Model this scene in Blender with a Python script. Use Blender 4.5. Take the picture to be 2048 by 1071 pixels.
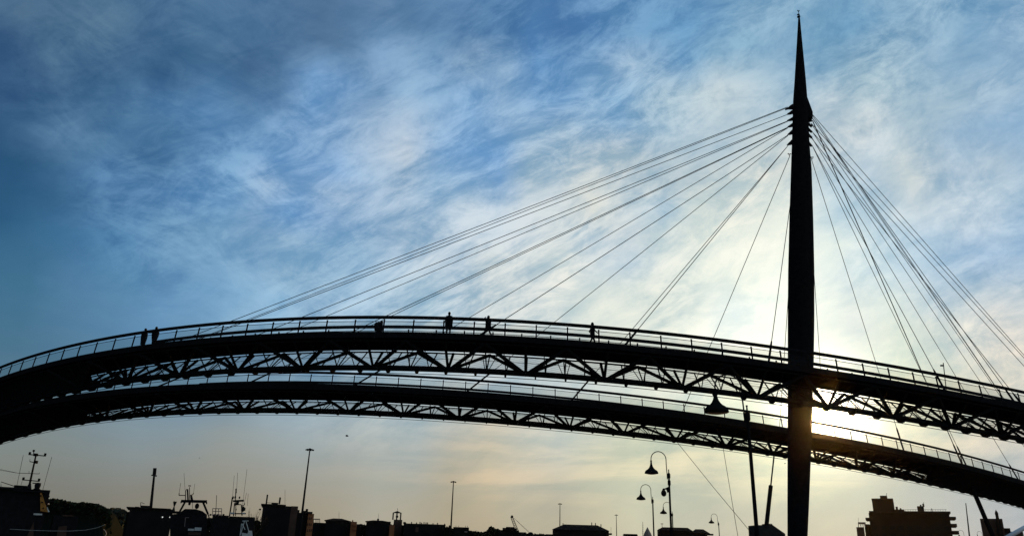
import bpy, bmesh, math, random
from mathutils import Vector, Matrix

random.seed(7)
sc = bpy.context.scene
COL = sc.collection
for o in list(bpy.data.objects):
    bpy.data.objects.remove(o)
rad = math.radians

# ------------------------------------------------------------------ camera
FPX, CX, CY = 1500.0, 1024.0, 535.5
TH, RO = rad(20.57), rad(1.8)
CAM = Vector((0, 0, 1.7))
FV = Vector((0, math.cos(TH), math.sin(TH)))
R0 = Vector((1, 0, 0))
U0 = R0.cross(FV)
RV = math.cos(RO) * R0 + math.sin(RO) * U0
UV = -math.sin(RO) * R0 + math.cos(RO) * U0
cd = bpy.data.cameras.new("camera")
cam = bpy.data.objects.new("camera", cd)
COL.objects.link(cam)
cd.sensor_width = 36
cd.lens = FPX / 2048 * 36
cd.clip_start, cd.clip_end = 0.1, 6000
M = Matrix((RV, UV, -FV)).transposed().to_4x4()
M.translation = CAM
cam.matrix_world = M
sc.camera = cam

sc.view_settings.view_transform = 'Standard'
sc.view_settings.look = 'None'
sc.view_settings.exposure = 0
sc.view_settings.gamma = 1
sc.render.film_transparent = False
sc.cycles.max_bounces = 4
sc.cycles.transparent_max_bounces = 24


def ray(x, y):
    return FV + RV * ((x - CX) / FPX) - UV * ((y - CY) / FPX)


def P(x, y, Y):
    """a photo direction taken out to the forward distance Y (metres)"""
    d = ray(x, y)
    return CAM + d * (Y / d.y)


def PZ(x, y, z):
    d = ray(x, y)
    return CAM + d * ((z - CAM.z) / d.z)


def proj(p):
    v = Vector(p) - CAM
    z = v.dot(FV)
    return CX + FPX * v.dot(RV) / z, CY - FPX * v.dot(UV) / z, z


def azel(x, y):
    d = ray(x, y).normalized()
    return math.degrees(math.atan2(d.x, d.y)), math.degrees(math.asin(d.z))


# ------------------------------------------------------------------ sky
SUN_AZ, SUN_EL = azel(1649, 820)
S = Vector((math.sin(rad(SUN_AZ)) * math.cos(rad(SUN_EL)), math.cos(rad(SUN_AZ)) * math.cos(rad(SUN_EL)), math.sin(rad(SUN_EL))))


def lin(c):
    c = c / 255.0
    return c / 12.92 if c <= 0.04045 else ((c + 0.055) / 1.055) ** 2.4


SKY = """60 30 75 108 138;200 50 80 115 145;120 130 85 120 150;0 110 40 75 115;20 160 55 90 130;150 165 40 85 125;270 100 60 98 135
320 130 50 90 130;420 80 80 118 150;470 60 65 105 145;560 60 75 112 148;520 130 65 100 138;560 180 68 105 142;470 210 72 112 148
60 185 40 80 120;115 265 85 125 160;170 280 95 135 170;0 300 32 75 115;60 350 38 85 122;150 350 50 95 135;250 240 80 122 160
330 290 75 118 155;290 320 70 112 150;370 240 95 140 182;450 230 110 155 200;420 290 90 135 178;520 300 115 160 205;600 200 120 165 210
640 170 130 172 215;230 360 85 130 175;350 370 110 155 200;450 370 120 165 205;540 380 150 180 210;600 350 140 175 210;680 400 160 185 210
350 420 80 128 172;480 420 95 145 190;400 470 130 170 200;300 500 90 138 180;240 490 80 130 172;150 470 58 108 150;450 500 125 168 202
550 480 150 182 208;600 540 150 185 210;60 500 55 105 140;30 600 62 112 142;250 580 85 135 172;420 570 105 152 192;550 600 125 170 205
0 420 36 85 122;0 690 70 112 138;100 660 75 118 148;200 640 88 132 168;320 630 100 146 186
630 20 80 115 150;650 60 70 105 140;760 30 95 130 165;900 40 85 125 165;1000 40 80 125 170;1150 40 85 130 178;1280 40 90 140 185
700 80 75 112 148;820 70 75 115 155;760 110 115 155 195;880 110 95 138 180;920 90 80 122 165;850 150 135 175 210;970 150 155 185 210
1060 130 95 145 195;1100 180 100 150 200;1200 110 95 145 192;1270 125 160 188 210;1200 160 145 180 210;1160 185 135 175 210;1080 220 125 170 212
940 220 125 168 210;1240 230 125 170 208;800 300 170 190 208;740 340 150 182 212;640 340 120 165 212;920 310 125 170 215;980 320 125 170 215
1050 240 150 182 210;1100 290 165 190 208;1250 330 195 205 208;1080 370 185 202 212;900 360 150 185 215;700 420 150 180 210;620 430 110 160 210
940 420 180 200 215;820 450 165 190 212;700 500 150 185 212;900 520 180 200 215;1000 560 195 208 212;1200 400 200 208 205;1240 450 215 218 212
1230 490 185 205 220;1150 560 215 222 218;1200 620 222 228 218;700 590 155 188 214;850 600 172 198 214
1320 90 90 145 190;1380 80 95 148 192;1480 110 120 165 195;1540 110 130 170 200;1350 200 160 188 205;1450 190 175 195 205;1520 220 165 190 205
1300 270 150 182 205;1420 280 165 190 205;1550 330 205 212 208;1330 340 190 202 205;1450 400 205 212 208;1280 400 180 200 212;1300 420 165 195 215
1360 450 220 225 215;1500 450 228 232 220;1400 565 200 212 208;1350 620 195 208 205;1480 640 240 246 240;1550 600 235 242 232;1450 560 228 234 222;1430 680 234 240 230;1520 500 230 235 224;1300 640 216 223 214;1560 720 238 244 234;1640 600 232 240 230;1650 700 236 242 230;1650 100 120 165 195
1700 60 105 155 192;1750 160 160 188 202;1850 120 150 182 205;1920 80 125 168 200;2030 80 150 182 208;1700 260 185 200 208;1850 230 160 188 205
1800 320 190 205 210;1950 300 140 175 205;2040 280 130 172 208;1760 330 175 198 215;1850 370 215 220 215;2000 330 195 208 212;1900 410 165 195 220
1960 420 205 215 218;2020 450 150 185 215;2040 370 165 195 218;1700 420 170 200 218;1660 480 230 238 228;1750 520 185 210 222;1830 520 165 198 222
1950 500 150 185 218;2040 520 140 178 212;1780 590 215 228 222;1880 580 175 200 218;1950 580 190 205 215;2030 570 190 205 212;2000 640 212 212 208
1900 640 212 218 212;1720 650 190 205 210;1690 700 215 225 220;1800 690 210 222 208;2040 720 210 208 200
0 880 128 145 148;100 900 130 142 144;60 1000 110 106 96;0 960 118 118 110;300 880 135 155 165;300 980 125 120 108;600 880 155 175 185
480 930 145 155 155;480 1000 140 130 112;600 980 152 146 130;800 880 165 182 188;900 1000 163 158 140;760 960 165 166 156;1100 880 190 200 195
1000 915 200 190 165;1100 1000 165 165 150;1250 930 205 200 172;1300 890 205 215 190;1400 1000 165 172 162;1500 900 214 228 195;1350 950 190 190 170
1480 960 200 190 168;1520 1030 162 170 164;1680 960 205 210 180;1740 1010 172 178 168;1700 1050 160 168 165;1900 1000 162 170 175;1820 990 175 178 175
2000 960 155 166 180;2048 900 150 162 174;1950 880 190 192 180;1850 870 215 215 190;1800 820 228 235 205;1400 760 215 224 212;1200 760 200 210 208
1000 750 185 200 208;1100 720 190 205 210;1300 740 205 215 210;600 740 130 165 192;800 740 160 185 200;400 740 105 142 168;250 740 88 128 155
1500 800 222 230 205;1560 880 225 235 200;1750 760 225 232 212;1950 800 205 208 192;2048 800 190 195 190"""
PTS = []
for row in SKY.replace("\n", ";").split(";"):
    v = [float(t) for t in row.split()]
    a, e = azel(v[0], v[1])
    k = 1 + 0.13 * math.exp(-((v[0] - 1480) / 330) ** 2 - ((v[1] - 560) / 230) ** 2)
    w_ = 0.07 * max(0, min(1, (v[1] - 860) / 120)) * max(0, min(1, (1300 - v[0]) / 500))
    PTS.append((a, e, lin(v[2]) * k * (1 + w_), lin(v[3]) * k, lin(v[4]) * k * (1 - w_)))


def sky_at(a, e):
    W = 1e-12
    r = g = b = 0
    ce = math.cos(rad(e))
    for pa, pe, cr, cg, cb in PTS:
        d2 = ((pa - a) * ce) ** 2 + (pe - e) ** 2
        sg = 1.0 + 1.1 * min(1, max(0, (11 - e) / 4))
        w = math.exp(-d2 / (2 * sg ** 2)) + 0.02 * math.exp(-d2 / (2 * 3.5 ** 2)) + 1e-5 * math.exp(-d2 / (2 * 14.0 ** 2))
        W += w
        r += w * cr
        g += w * cg
        b += w * cb
    return (r / W, g / W, b / W)


world = bpy.data.worlds.new("World")
sc.world = world
world.use_nodes = True
nt = world.node_tree
nt.nodes.clear()
N = nt.nodes.new
L = nt.links.new


def mth(op, a, b=None, c=None, clamp=False):
    n = N("ShaderNodeMath")
    n.operation = op
    n.use_clamp = clamp
    for i, v in enumerate((a, b, c)):
        if v is None:
            continue
        if isinstance(v, (int, float)):
            n.inputs[i].default_value = v
        else:
            L(v, n.inputs[i])
    return n.outputs[0]


def maprange(v, a, b, c, d, smooth=False):
    n = N("ShaderNodeMapRange")
    n.interpolation_type = 'SMOOTHSTEP' if smooth else 'LINEAR'
    L(v, n.inputs[0])
    for i, q in enumerate((a, b, c, d)):
        n.inputs[i + 1].default_value = q
    return n.outputs[0]


tc = N("ShaderNodeTexCoord")
D = tc.outputs["Generated"]
sep = N("ShaderNodeSeparateXYZ")
L(D, sep.inputs[0])
dx, dy, dz = sep.outputs
az = mth('MULTIPLY', mth('ARCTAN2', dx, dy), 180 / math.pi)
el = mth('MULTIPLY', mth('ARCSINE', dz), 180 / math.pi)

def noise(vec, scale, detail, rough, dist, rot=0.0, sx=1.0, sy=1.0, off=0.0):
    mp = N("ShaderNodeMapping")
    mp.vector_type = 'TEXTURE'
    mp.inputs["Rotation"].default_value = (0, rad(-rot), 0)
    mp.inputs["Scale"].default_value = (sx, 1, sy)
    mp.inputs["Location"].default_value = (off, off * 0.7, off * 0.3)
    L(vec, mp.inputs[0])
    n = N("ShaderNodeTexNoise")
    n.inputs["Scale"].default_value = scale
    n.inputs["Detail"].default_value = detail
    n.inputs["Roughness"].default_value = rough
    n.inputs["Distortion"].default_value = dist
    L(mp.outputs[0], n.inputs["Vector"])
    return n


w1 = noise(D, 10.0, 8, 0.64, 0.0, rot=20, sx=1.8, off=3.1)
wsep = N("ShaderNodeSeparateXYZ")
L(w1.outputs["Color"], wsep.inputs[0])
azw = mth('MULTIPLY_ADD', mth('SUBTRACT', wsep.outputs[0], 0.5), 4.0, az)
elw = mth('MULTIPLY_ADD', mth('SUBTRACT', wsep.outputs[1], 0.5), 3.2, el)
warp_amt = maprange(el, 8, 16, 0.25, 1.0)
azm = N("ShaderNodeMix"); azm.data_type = 'FLOAT'
L(warp_amt, azm.inputs[0]); L(az, azm.inputs[2]); L(azw, azm.inputs[3])
elm = N("ShaderNodeMix"); elm.data_type = 'FLOAT'
L(warp_amt, elm.inputs[0]); L(el, elm.inputs[2]); L(elw, elm.inputs[3])
AZ, EL = azm.outputs[0], elm.outputs[0]

AMIN, AMAX, NS = -42.0, 42.0, 32
EROWS = [-1, 1, 3, 5, 7, 9, 11, 13, 15, 17, 19, 21, 23, 25, 27, 29, 31, 33, 35.5, 38, 41]
u = maprange(AZ, AMIN, AMAX, 0, 1)
prev = None
for i, e in enumerate(EROWS):
    cr = N("ShaderNodeValToRGB")
    cr.color_ramp.interpolation = 'LINEAR'
    els = cr.color_ramp.elements
    while len(els) < NS:
        els.new(0.5)
    for k in range(NS):
        t = k / (NS - 1)
        els[k].position = t
    for k in range(NS):
        t = k / (NS - 1)
        c = sky_at(AMIN + t * (AMAX - AMIN), e)
        els[k].color = (*c, 1)
    L(u, cr.inputs[0])
    if prev is None:
        prev = cr.outputs[0]
    else:
        mx = N("ShaderNodeMix")
        mx.data_type = 'RGBA'
        L(maprange(EL, EROWS[i - 1], e, 0, 1), mx.inputs[0])
        L(prev, mx.inputs[6])
        L(cr.outputs[0], mx.inputs[7])
        prev = mx.outputs[2]

# fine fibres of the cirrus
fA = noise(D, 13.0, 12, 0.70, 0.5, rot=-20, sx=3.0, sy=0.8)
fB = noise(D, 12.0, 12, 0.70, 0.5, rot=30, sx=3.0, sy=0.8, off=2)
f2 = noise(D, 30.0, 9, 0.70, 0.8, rot=24, sx=2.2, sy=0.9, off=5)
f3 = noise(D, 9.0, 9, 0.64, 0.4, rot=25, sx=2.2, off=9)
pm_ = noise(D, 5.0, 4, 0.55, 0.6, rot=28, sx=2.0, off=13)
patch = maprange(pm_.outputs[0], 0.38, 0.62, 0.45, 1.45, True)
sw = N("ShaderNodeMix"); sw.data_type = 'FLOAT'
L(maprange(azw, -24, -8, 0, 1, True), sw.inputs[0]); L(fA.outputs[0], sw.inputs[2]); L(fB.outputs[0], sw.inputs[3])
hi = mth('MULTIPLY', mth('ADD', mth('MULTIPLY', mth('SUBTRACT', sw.outputs[0], 0.5), 1.0), mth('MULTIPLY', mth('SUBTRACT', f2.outputs[0], 0.5), 0.6)), patch)
nn = mth('ADD', hi, mth('MULTIPLY', mth('SUBTRACT', f3.outputs[0], 0.5), 0.45))
fs = mth('MULTIPLY', mth('SUBTRACT', maprange(nn, -0.26, 0.26, 0, 1, True), 0.5), 0.62)
bw = N("ShaderNodeRGBToBW")
L(prev, bw.inputs[0])
amp = mth('MULTIPLY', maprange(bw.outputs[0], 0.05, 0.20, 0.6, 1.0), maprange(el, 4, 14, 0.18, 1.0))
edge = mth('SUBTRACT', elw, mth('MULTIPLY_ADD', azw, -0.72, -1.5))      # clear air below the edge of the cirrus
amp = mth('MULTIPLY', amp, maprange(edge, -5.0, 2.0, 0.12, 1.0, True))
amp = mth('MULTIPLY', amp, maprange(bw.outputs[0], 0.55, 0.85, 1.0, 0.45))
fa = mth('MULTIPLY', fs, amp)
low = noise(D, 9.0, 7, 0.6, 0.4, rot=2, sx=2.6, sy=0.30, off=21)     # thin level bands low over the horizon
lowamp = mth('MULTIPLY', maprange(el, 9, 13, 1.0, 0.0, True), maprange(el, 1.5, 5, 0.0, 1.0, True))
lowamp = mth('MULTIPLY', lowamp, maprange(az, -16, 2, 0.1, 1.0, True))
lo = mth('MULTIPLY', maprange(low.outputs[0], 0.42, 0.68, -0.12, 0.27, True), lowamp)
vadd = N("ShaderNodeCombineXYZ")
for i, k in enumerate((1.5, 0.98, 0.62)):
    L(mth('MAXIMUM', mth('ADD', mth('MULTIPLY_ADD', fa, k, 1.0), mth('MULTIPLY', lo, (1.0, 0.58, 0.30)[i])), 0.3), vadd.inputs[i])
mul = N("ShaderNodeVectorMath")
mul.operation = 'MULTIPLY'
L(prev, mul.inputs[0])
L(vadd.outputs[0], mul.inputs[1])
clouds = mul.outputs[0]

# aureole round the low sun
dot = N("ShaderNodeVectorMath")
dot.operation = 'DOT_PRODUCT'
L(D, dot.inputs[0])
dot.inputs[1].default_value = S
ang = mth('MULTIPLY', mth('ARCCOSINE', mth('MINIMUM', dot.outputs["Value"], 0.999999)), 180 / math.pi)


def glow(sig, amp_):
    q = mth('MULTIPLY', mth('MULTIPLY', ang, ang), -1 / (2 * sig * sig))
    return mth('MULTIPLY', mth('EXPONENT', q), amp_)


g_core, g_mid, g_wide = glow(1.35, 5.5), glow(2.9, 0.5), glow(9.0, 0.06)
gv = N("ShaderNodeCombineXYZ")
for i, (a, b, c) in enumerate(((1, 1.0, 1.0), (1.0, 0.95, 0.9), (0.95, 0.72, 0.5))):
    L(mth('ADD', mth('ADD', mth('MULTIPLY', g_core, a), mth('MULTIPLY', g_mid, b)), mth('MULTIPLY', g_wide, c)), gv.inputs[i])
ga = N("ShaderNodeVectorMath")
ga.operation = 'ADD'
L(clouds, ga.inputs[0])
L(gv.outputs[0], ga.inputs[1])

# the sky away from the sunset is dimmer
hd = N("ShaderNodeVectorMath")
hd.operation = 'DOT_PRODUCT'
L(D, hd.inputs[0])
hd.inputs[1].default_value = (0.2, 0.98, 0)
back = maprange(hd.outputs["Value"], -0.2, 0.55, 0.55, 1.0, smooth=True)
bk = N("ShaderNodeVectorMath")
bk.operation = 'SCALE'
L(ga.outputs[0], bk.inputs[0])
L(mth('MULTIPLY', back, 10.0), bk.inputs["Scale"])

cool = mth('MULTIPLY', maprange(el, 3.0, 8.0, 1.0, 0.0, True), maprange(az, 2.0, 16.0, 0.0, 1.0, True))
cv = N("ShaderNodeCombineXYZ")
for i, k in enumerate((-0.17, -0.07, 0.0)):
    L(mth('MULTIPLY_ADD', cool, k, 1.0), cv.inputs[i])
cm = N("ShaderNodeVectorMath")
cm.operation = 'MULTIPLY'
L(bk.outputs[0], cm.inputs[0])
L(cv.outputs[0], cm.inputs[1])
sky = N("ShaderNodeTexSky")
sky.sky_type = 'NISHITA'
sky.sun_disc = False
sky.sun_elevation = rad(SUN_EL)
sky.sun_rotation = rad(SUN_AZ)
mxs = N("ShaderNodeMix")
mxs.data_type = 'RGBA'
mxs.inputs[0].default_value = 0.97
L(sky.outputs[0], mxs.inputs[6])
L(cm.outputs[0], mxs.inputs[7])
bg = N("ShaderNodeBackground")
bg.inputs["Strength"].default_value = 0.1
L(mxs.outputs[2], bg.inputs["Color"])
wo = N("ShaderNodeOutputWorld")
L(bg.outputs[0], wo.inputs[0])
world.cycles.sampling_method = 'MANUAL'
world.cycles.sample_map_resolution = 512

sun_d = bpy.data.lights.new("sun", 'SUN')
sun_d.energy = 5.0
sun_d.angle = rad(0.5)
sun_d.color = (1.0, 0.48, 0.10)
sun = bpy.data.objects.new("sun", sun_d)
COL.objects.link(sun)
sun.rotation_euler = (-S).to_track_quat('-Z', 'Y').to_euler()
sun.location = (0, 0, 80)


# ------------------------------------------------------------------ materials
def mat(name, c, rough=0.6, metal=0.0, var=0.25, scale=3.0, spec=0.3, emis=None):
    m = bpy.data.materials.new(name)
    m.use_nodes = True
    t = m.node_tree
    b = t.nodes["Principled BSDF"]
    nz = t.nodes.new("ShaderNodeTexNoise")
    nz.inputs["Scale"].default_value = scale
    nz.inputs["Detail"].default_value = 5
    co = t.nodes.new("ShaderNodeTexCoord")
    t.links.new(co.outputs["Object"], nz.inputs["Vector"])
    rp = t.nodes.new("ShaderNodeValToRGB")
    rp.color_ramp.elements[0].position = 0.3
    rp.color_ramp.elements[1].position = 0.7
    rp.color_ramp.elements[0].color = (*[x * (1 - var) for x in c], 1)
    rp.color_ramp.elements[1].color = (*[min(1, x * (1 + var)) for x in c], 1)
    t.links.new(nz.outputs[0], rp.inputs[0])
    t.links.new(rp.outputs[0], b.inputs["Base Color"])
    b.inputs["Roughness"].default_value = rough
    b.inputs["Metallic"].default_value = metal
    b.inputs["Specular IOR Level"].default_value = spec
    if emis:
        b.inputs["Emission Color"].default_value = (*emis, 1)
        b.inputs["Emission Strength"].default_value = 1
    return m


STEEL = mat("silhouette steel", (0.016, 0.016, 0.017), 0.75, spec=0.0)  # near-black puts the backlit shade of the bridge into its base colour
MAST = mat("silhouette mast steel", (0.014, 0.014, 0.015), 0.8, spec=0.0)  # same backlit shade put into the mast's colour
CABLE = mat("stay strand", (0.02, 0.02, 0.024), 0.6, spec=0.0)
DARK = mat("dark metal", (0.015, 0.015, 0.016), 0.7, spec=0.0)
CONC = mat("dark concrete", (0.05, 0.05, 0.048), 0.9, spec=0.0)
WALL = mat("silhouette render", (0.02, 0.018, 0.017), 0.9, spec=0.0, scale=0.3)  # facades' backlit silhouette darkness held in the base colour
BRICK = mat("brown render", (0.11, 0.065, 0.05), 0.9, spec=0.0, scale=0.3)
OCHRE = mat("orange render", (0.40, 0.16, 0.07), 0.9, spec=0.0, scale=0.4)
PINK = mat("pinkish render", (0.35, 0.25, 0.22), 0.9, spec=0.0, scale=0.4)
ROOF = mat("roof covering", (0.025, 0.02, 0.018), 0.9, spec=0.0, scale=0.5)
PANE = mat("window pane", (0.01, 0.012, 0.014), 0.25, spec=0.3)
BOATB = mat("dark boat paint", (0.02, 0.02, 0.022), 0.6, spec=0.0)
BOATW = mat("white boat paint", (0.8, 0.79, 0.74), 0.5, spec=0.3, var=0.06)
ORANGE_LIT = mat("orange lit panel", (0.62, 0.27, 0.06), 0.6, spec=0.2)  # orange light on the panel put into its base colour
BARK = mat("bark", (0.05, 0.035, 0.025), 0.9, spec=0.0)
LEAF = mat("dark foliage", (0.02, 0.026, 0.014), 0.8, spec=0.0)
SOIL = mat("hill scrub", (0.012, 0.014, 0.010), 0.95, spec=0.0)
CLOTH = mat("dark cloth", (0.018, 0.018, 0.02), 0.9, spec=0.0)
SKIN = mat("skin", (0.10, 0.06, 0.045), 0.7, spec=0.1)
HAIR = mat("dark hair", (0.012, 0.010, 0.009), 0.7, spec=0.1)
WATERM = mat("harbour water", (0.012, 0.02, 0.022), 0.12, spec=0.5, scale=0.4)
GROUND = mat("quay paving", (0.06, 0.058, 0.055), 0.9, spec=0.05, scale=0.2)
ROPE = mat("pale rope", (0.5, 0.47, 0.42), 0.8)
WHITEPIPE = mat("white painted pipe", (0.8, 0.74, 0.74), 0.35, spec=0.4, var=0.08)


def seethrough(name, keep, tint, wave=False):
    m = bpy.data.materials.new(name)
    m.use_nodes = True
    t = m.node_tree
    t.nodes.clear()
    out = t.nodes.new("ShaderNodeOutputMaterial")
    tr = t.nodes.new("ShaderNodeBsdfTransparent")
    tr.inputs[0].default_value = (*tint, 1)
    di = t.nodes.new("ShaderNodeBsdfDiffuse")
    di.inputs[0].default_value = (0.06, 0.065, 0.07, 1)
    mx = t.nodes.new("ShaderNodeMixShader")
    mx.inputs[0].default_value = keep
    t.links.new(tr.outputs[0], mx.inputs[1])
    t.links.new(di.outputs[0], mx.inputs[2])
    if wave:
        co = t.nodes.new("ShaderNodeTexCoord")
        mp = t.nodes.new("ShaderNodeMapping")
        mp.inputs["Rotation"].default_value = (0.2, 0.35, 0.0)
        wv = t.nodes.new("ShaderNodeTexWave")
        wv.bands_direction = 'Z'
        wv.inputs["Scale"].default_value = 1.6
        wv.inputs["Distortion"].default_value = 2.2
        wv.inputs["Detail"].default_value = 3
        wv.inputs["Detail Scale"].default_value = 0.5
        t.links.new(co.outputs["Object"], mp.inputs[0])
        t.links.new(mp.outputs[0], wv.inputs["Vector"])
        mr = t.nodes.new("ShaderNodeMapRange")
        mr.inputs[3].default_value = keep * 0.55
        mr.inputs[4].default_value = keep * 1.45
        t.links.new(wv.outputs["Fac"], mr.inputs[0])
        t.links.new(mr.outputs[0], mx.inputs[0])
    t.links.new(mx.outputs[0], out.inputs[0])
    return m


GLASS = seethrough("railing glass", 0.14, (0.90, 0.91, 0.89))
NET = seethrough("fine mesh netting", 0.31, (0.97, 0.97, 0.96), wave=True)


# ------------------------------------------------------------------ mesh helpers
class MB:
    def __init__(self):
        self.v, self.f = [], []

    def add(self, vs, fs):
        o = len(self.v)
        self.v += [Vector(p) for p in vs]
        self.f += [[i + o for i in q] for q in fs]
        return self

    def box(self, a, b):
        x0, y0, z0 = a
        x1, y1, z1 = b
        vs = [(x0, y0, z0), (x1, y0, z0), (x1, y1, z0), (x0, y1, z0), (x0, y0, z1), (x1, y0, z1), (x1, y1, z1), (x0, y1, z1)]
        return self.add(vs, [(0, 3, 2, 1), (4, 5, 6, 7), (0, 1, 5, 4), (1, 2, 6, 5), (2, 3, 7, 6), (3, 0, 4, 7)])

    def bar(self, p, q, w, h=None, up=(0, 0, 1)):
        """rectangular bar"""
        h = h or w
        p, q = Vector(p), Vector(q)
        d = (q - p).normalized()
        upv = Vector(up)
        if abs(d.dot(upv)) > 0.98:
            upv = Vector((0, 1, 0))
        s = d.cross(upv).normalized()
        t = s.cross(d).normalized()
        vs = []
        for c in (p, q):
            for a, b in ((-1, -1), (1, -1), (1, 1), (-1, 1)):
                vs.append(c + s * (a * w / 2) + t * (b * h / 2))
        return self.add(vs, [(3, 2, 1, 0), (4, 5, 6, 7), (0, 1, 5, 4), (1, 2, 6, 5), (2, 3, 7, 6), (3, 0, 4, 7)])

    def tube(self, pts, r, n=8):
        pts = [Vector(p) for p in pts]
        rs = r if isinstance(r, (list, tuple)) else [r] * len(pts)
        rings = []
        prev_s = None
        for i, p in enumerate(pts):
            a = pts[max(i - 1, 0)]
            b = pts[min(i + 1, len(pts) - 1)]
            d = (b - a).normalized()
            if prev_s is None:
                upv = Vector((0, 0, 1)) if abs(d.z) < 0.95 else Vector((0, 1, 0))
                s = d.cross(upv).normalized()
            else:
                s = (prev_s - d * prev_s.dot(d)).normalized()
            prev_s = s
            t = s.cross(d)
            rings.append([p + s * (rs[i] * math.cos(2 * math.pi * k / n)) + t * (rs[i] * math.sin(2 * math.pi * k / n)) for k in range(n)])
        vs = [v for rg in rings for v in rg]
        fs = []
        for i in range(len(pts) - 1):
            for k in range(n):
                fs.append((i * n + k, i * n + (k + 1) % n, (i + 1) * n + (k + 1) % n, (i + 1) * n + k))
        fs.append(tuple(reversed(range(n))))
        fs.append(tuple((len(pts) - 1) * n + k for k in range(n)))
        return self.add(vs, fs)

    def lathe(self, base, prof, n=20, sx=1.0, sy=1.0):
        base = Vector(base)
        vs = [base + Vector((r * sx * math.cos(2 * math.pi * k / n), r * sy * math.sin(2 * math.pi * k / n), z)) for r, z in prof for k in range(n)]
        fs = []
        for i in range(len(prof) - 1):
            for k in range(n):
                fs.append((i * n + k, i * n + (k + 1) % n, (i + 1) * n + (k + 1) % n, (i + 1) * n + k))
        fs.append(tuple(reversed(range(n))))
        fs.append(tuple((len(prof) - 1) * n + k for k in range(n)))
        return self.add(vs, fs)

    def ball(self, c, r, n=10, sx=1, sy=1, sz=1):
        m = max(4, n // 2)
        prof = [(max(0.001, r * math.sin(math.pi * i / m)), -r * math.cos(math.pi * i / m) * sz) for i in range(m + 1)]
        return self.lathe(c, prof, n, sx, sy)

    def prism(self, poly, axis):
        """extrude a planar polygon of 3D points along a vector"""
        poly = [Vector(p) for p in poly]
        ax = Vector(axis)
        n = len(poly)
        vs = poly + [p + ax for p in poly]
        fs = [tuple(reversed(range(n))), tuple(range(n, 2 * n))]
        for k in range(n):
            fs.append((k, (k + 1) % n, n + (k + 1) % n, n + k))
        return self.add(vs, fs)

    def sweep(self, rings, closed_ends=True):
        n = len(rings[0])
        vs = [v for r in rings for v in r]
        fs = []
        for i in range(len(rings) - 1):
            for k in range(n):
                fs.append((i * n + k, i * n + (k + 1) % n, (i + 1) * n + (k + 1) % n, (i + 1) * n + k))
        if closed_ends:
            fs.append(tuple(reversed(range(n))))
            fs.append(tuple((len(rings) - 1) * n + k for k in range(n)))
        return self.add(vs, fs)

    def build(self, name, m, parent=None, smooth=False):
        me = bpy.data.meshes.new(name)
        org = parent_origin(parent) if parent else Vector((0, 0, 0))
        me.from_pydata([tuple(v - org) for v in self.v], [], self.f)
        me.validate()
        bm = bmesh.new()
        bm.from_mesh(me)
        bmesh.ops.recalc_face_normals(bm, faces=bm.faces)
        bm.to_mesh(me)
        bm.free()
        me.materials.append(m)
        if smooth:
            for p in me.polygons:
                p.use_smooth = True
        o = bpy.data.objects.new(name, me)
        COL.objects.link(o)
        if parent:
            o.parent = parent
        return o


def parent_origin(p):
    v = Vector((0, 0, 0))
    while p:
        v += p.location
        p = p.parent
    return v


def thing(name, label, cat, loc=(0, 0, 0), group=None):
    o = bpy.data.objects.new(name, None)
    COL.objects.link(o)
    o.location = loc
    o.empty_display_size = 0.5
    o["label"] = label
    o["category"] = cat
    if group:
        o["group"] = group
    return o


def tag(o, label, cat, group=None):
    o["label"] = label
    o["category"] = cat
    if group:
        o["group"] = group
    return o


def structure(o):
    o["kind"] = "structure"
    return o


def copy_tree(o, parent=None):
    c = o.copy()
    COL.objects.link(c)
    if parent:
        c.parent = parent
    for ch in list(o.children):
        copy_tree(ch, c)
    return c


# ------------------------------------------------------------------ ground and water
g = MB(); g.add([(-1500, -100, -1.5), (1500, -100, -1.5), (1500, 1500, -1.5), (-1500, 1500, -1.5)], [(0, 1, 2, 3)])
structure(g.build("water", WATERM))
g = MB(); g.prism([(-6, -60, -2.5), (500, -60, -2.5), (500, 150, -2.5), (10, 150, -2.5), (-6, 60, -2.5)], (0, 0, 2.5))
structure(g.build("quay", GROUND))
g = MB(); g.prism([(-900, 150, -2.5), (-70, 150, -2.5), (8, 150.01, -2.5), (900, 150.02, -2.5), (900, 1480, -2.5), (-900, 1480, -2.5)], (0, 0, 2.5))
structure(g.build("ground", GROUND))


# ------------------------------------------------------------------ bridge decks
class Deck:

    def __init__(s, cx, near, R, q, a0, a1, W, rear, rc):
        s.W, s.rear, s.rc = W, rear, rc
        s.cx, s.R, s.cy, s.q, s.a0, s.a1 = cx, R, near + R, q, a0, a1

    def z(s, a):
        def ev(x):
            r = 0
            for c in s.q:
                r = r * x + c
            return r
        if a < s.a0:
            return ev(s.a0) - (s.a0 - a) * (ev(s.a0 + .01) - ev(s.a0)) / .01
        if a > s.a1:
            return ev(s.a1) + (a - s.a1) * (ev(s.a1) - ev(s.a1 - .01)) / .01
        return ev(a)

    def p(s, a, off, dz):
        r = s.R - off
        return Vector((s.cx + r * math.sin(a), s.cy - r * math.cos(a), s.z(a) + dz))

    def t(s, a):
        return (s.p(a + .001, 0, 0) - s.p(a - .001, 0, 0)).normalized()

    def n(s, a):                       # away from the camera side
        return Vector((-math.sin(a), math.cos(a), 0))

    def at_x(s, x, off=0, dz=0):
        lo, hi = s.a0 - .3, s.a1 + .3
        for _ in range(50):
            m = (lo + hi) / 2
            if proj(s.p(m, off, dz))[0] < x:
                lo = m
            else:
                hi = m
        return (lo + hi) / 2


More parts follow.
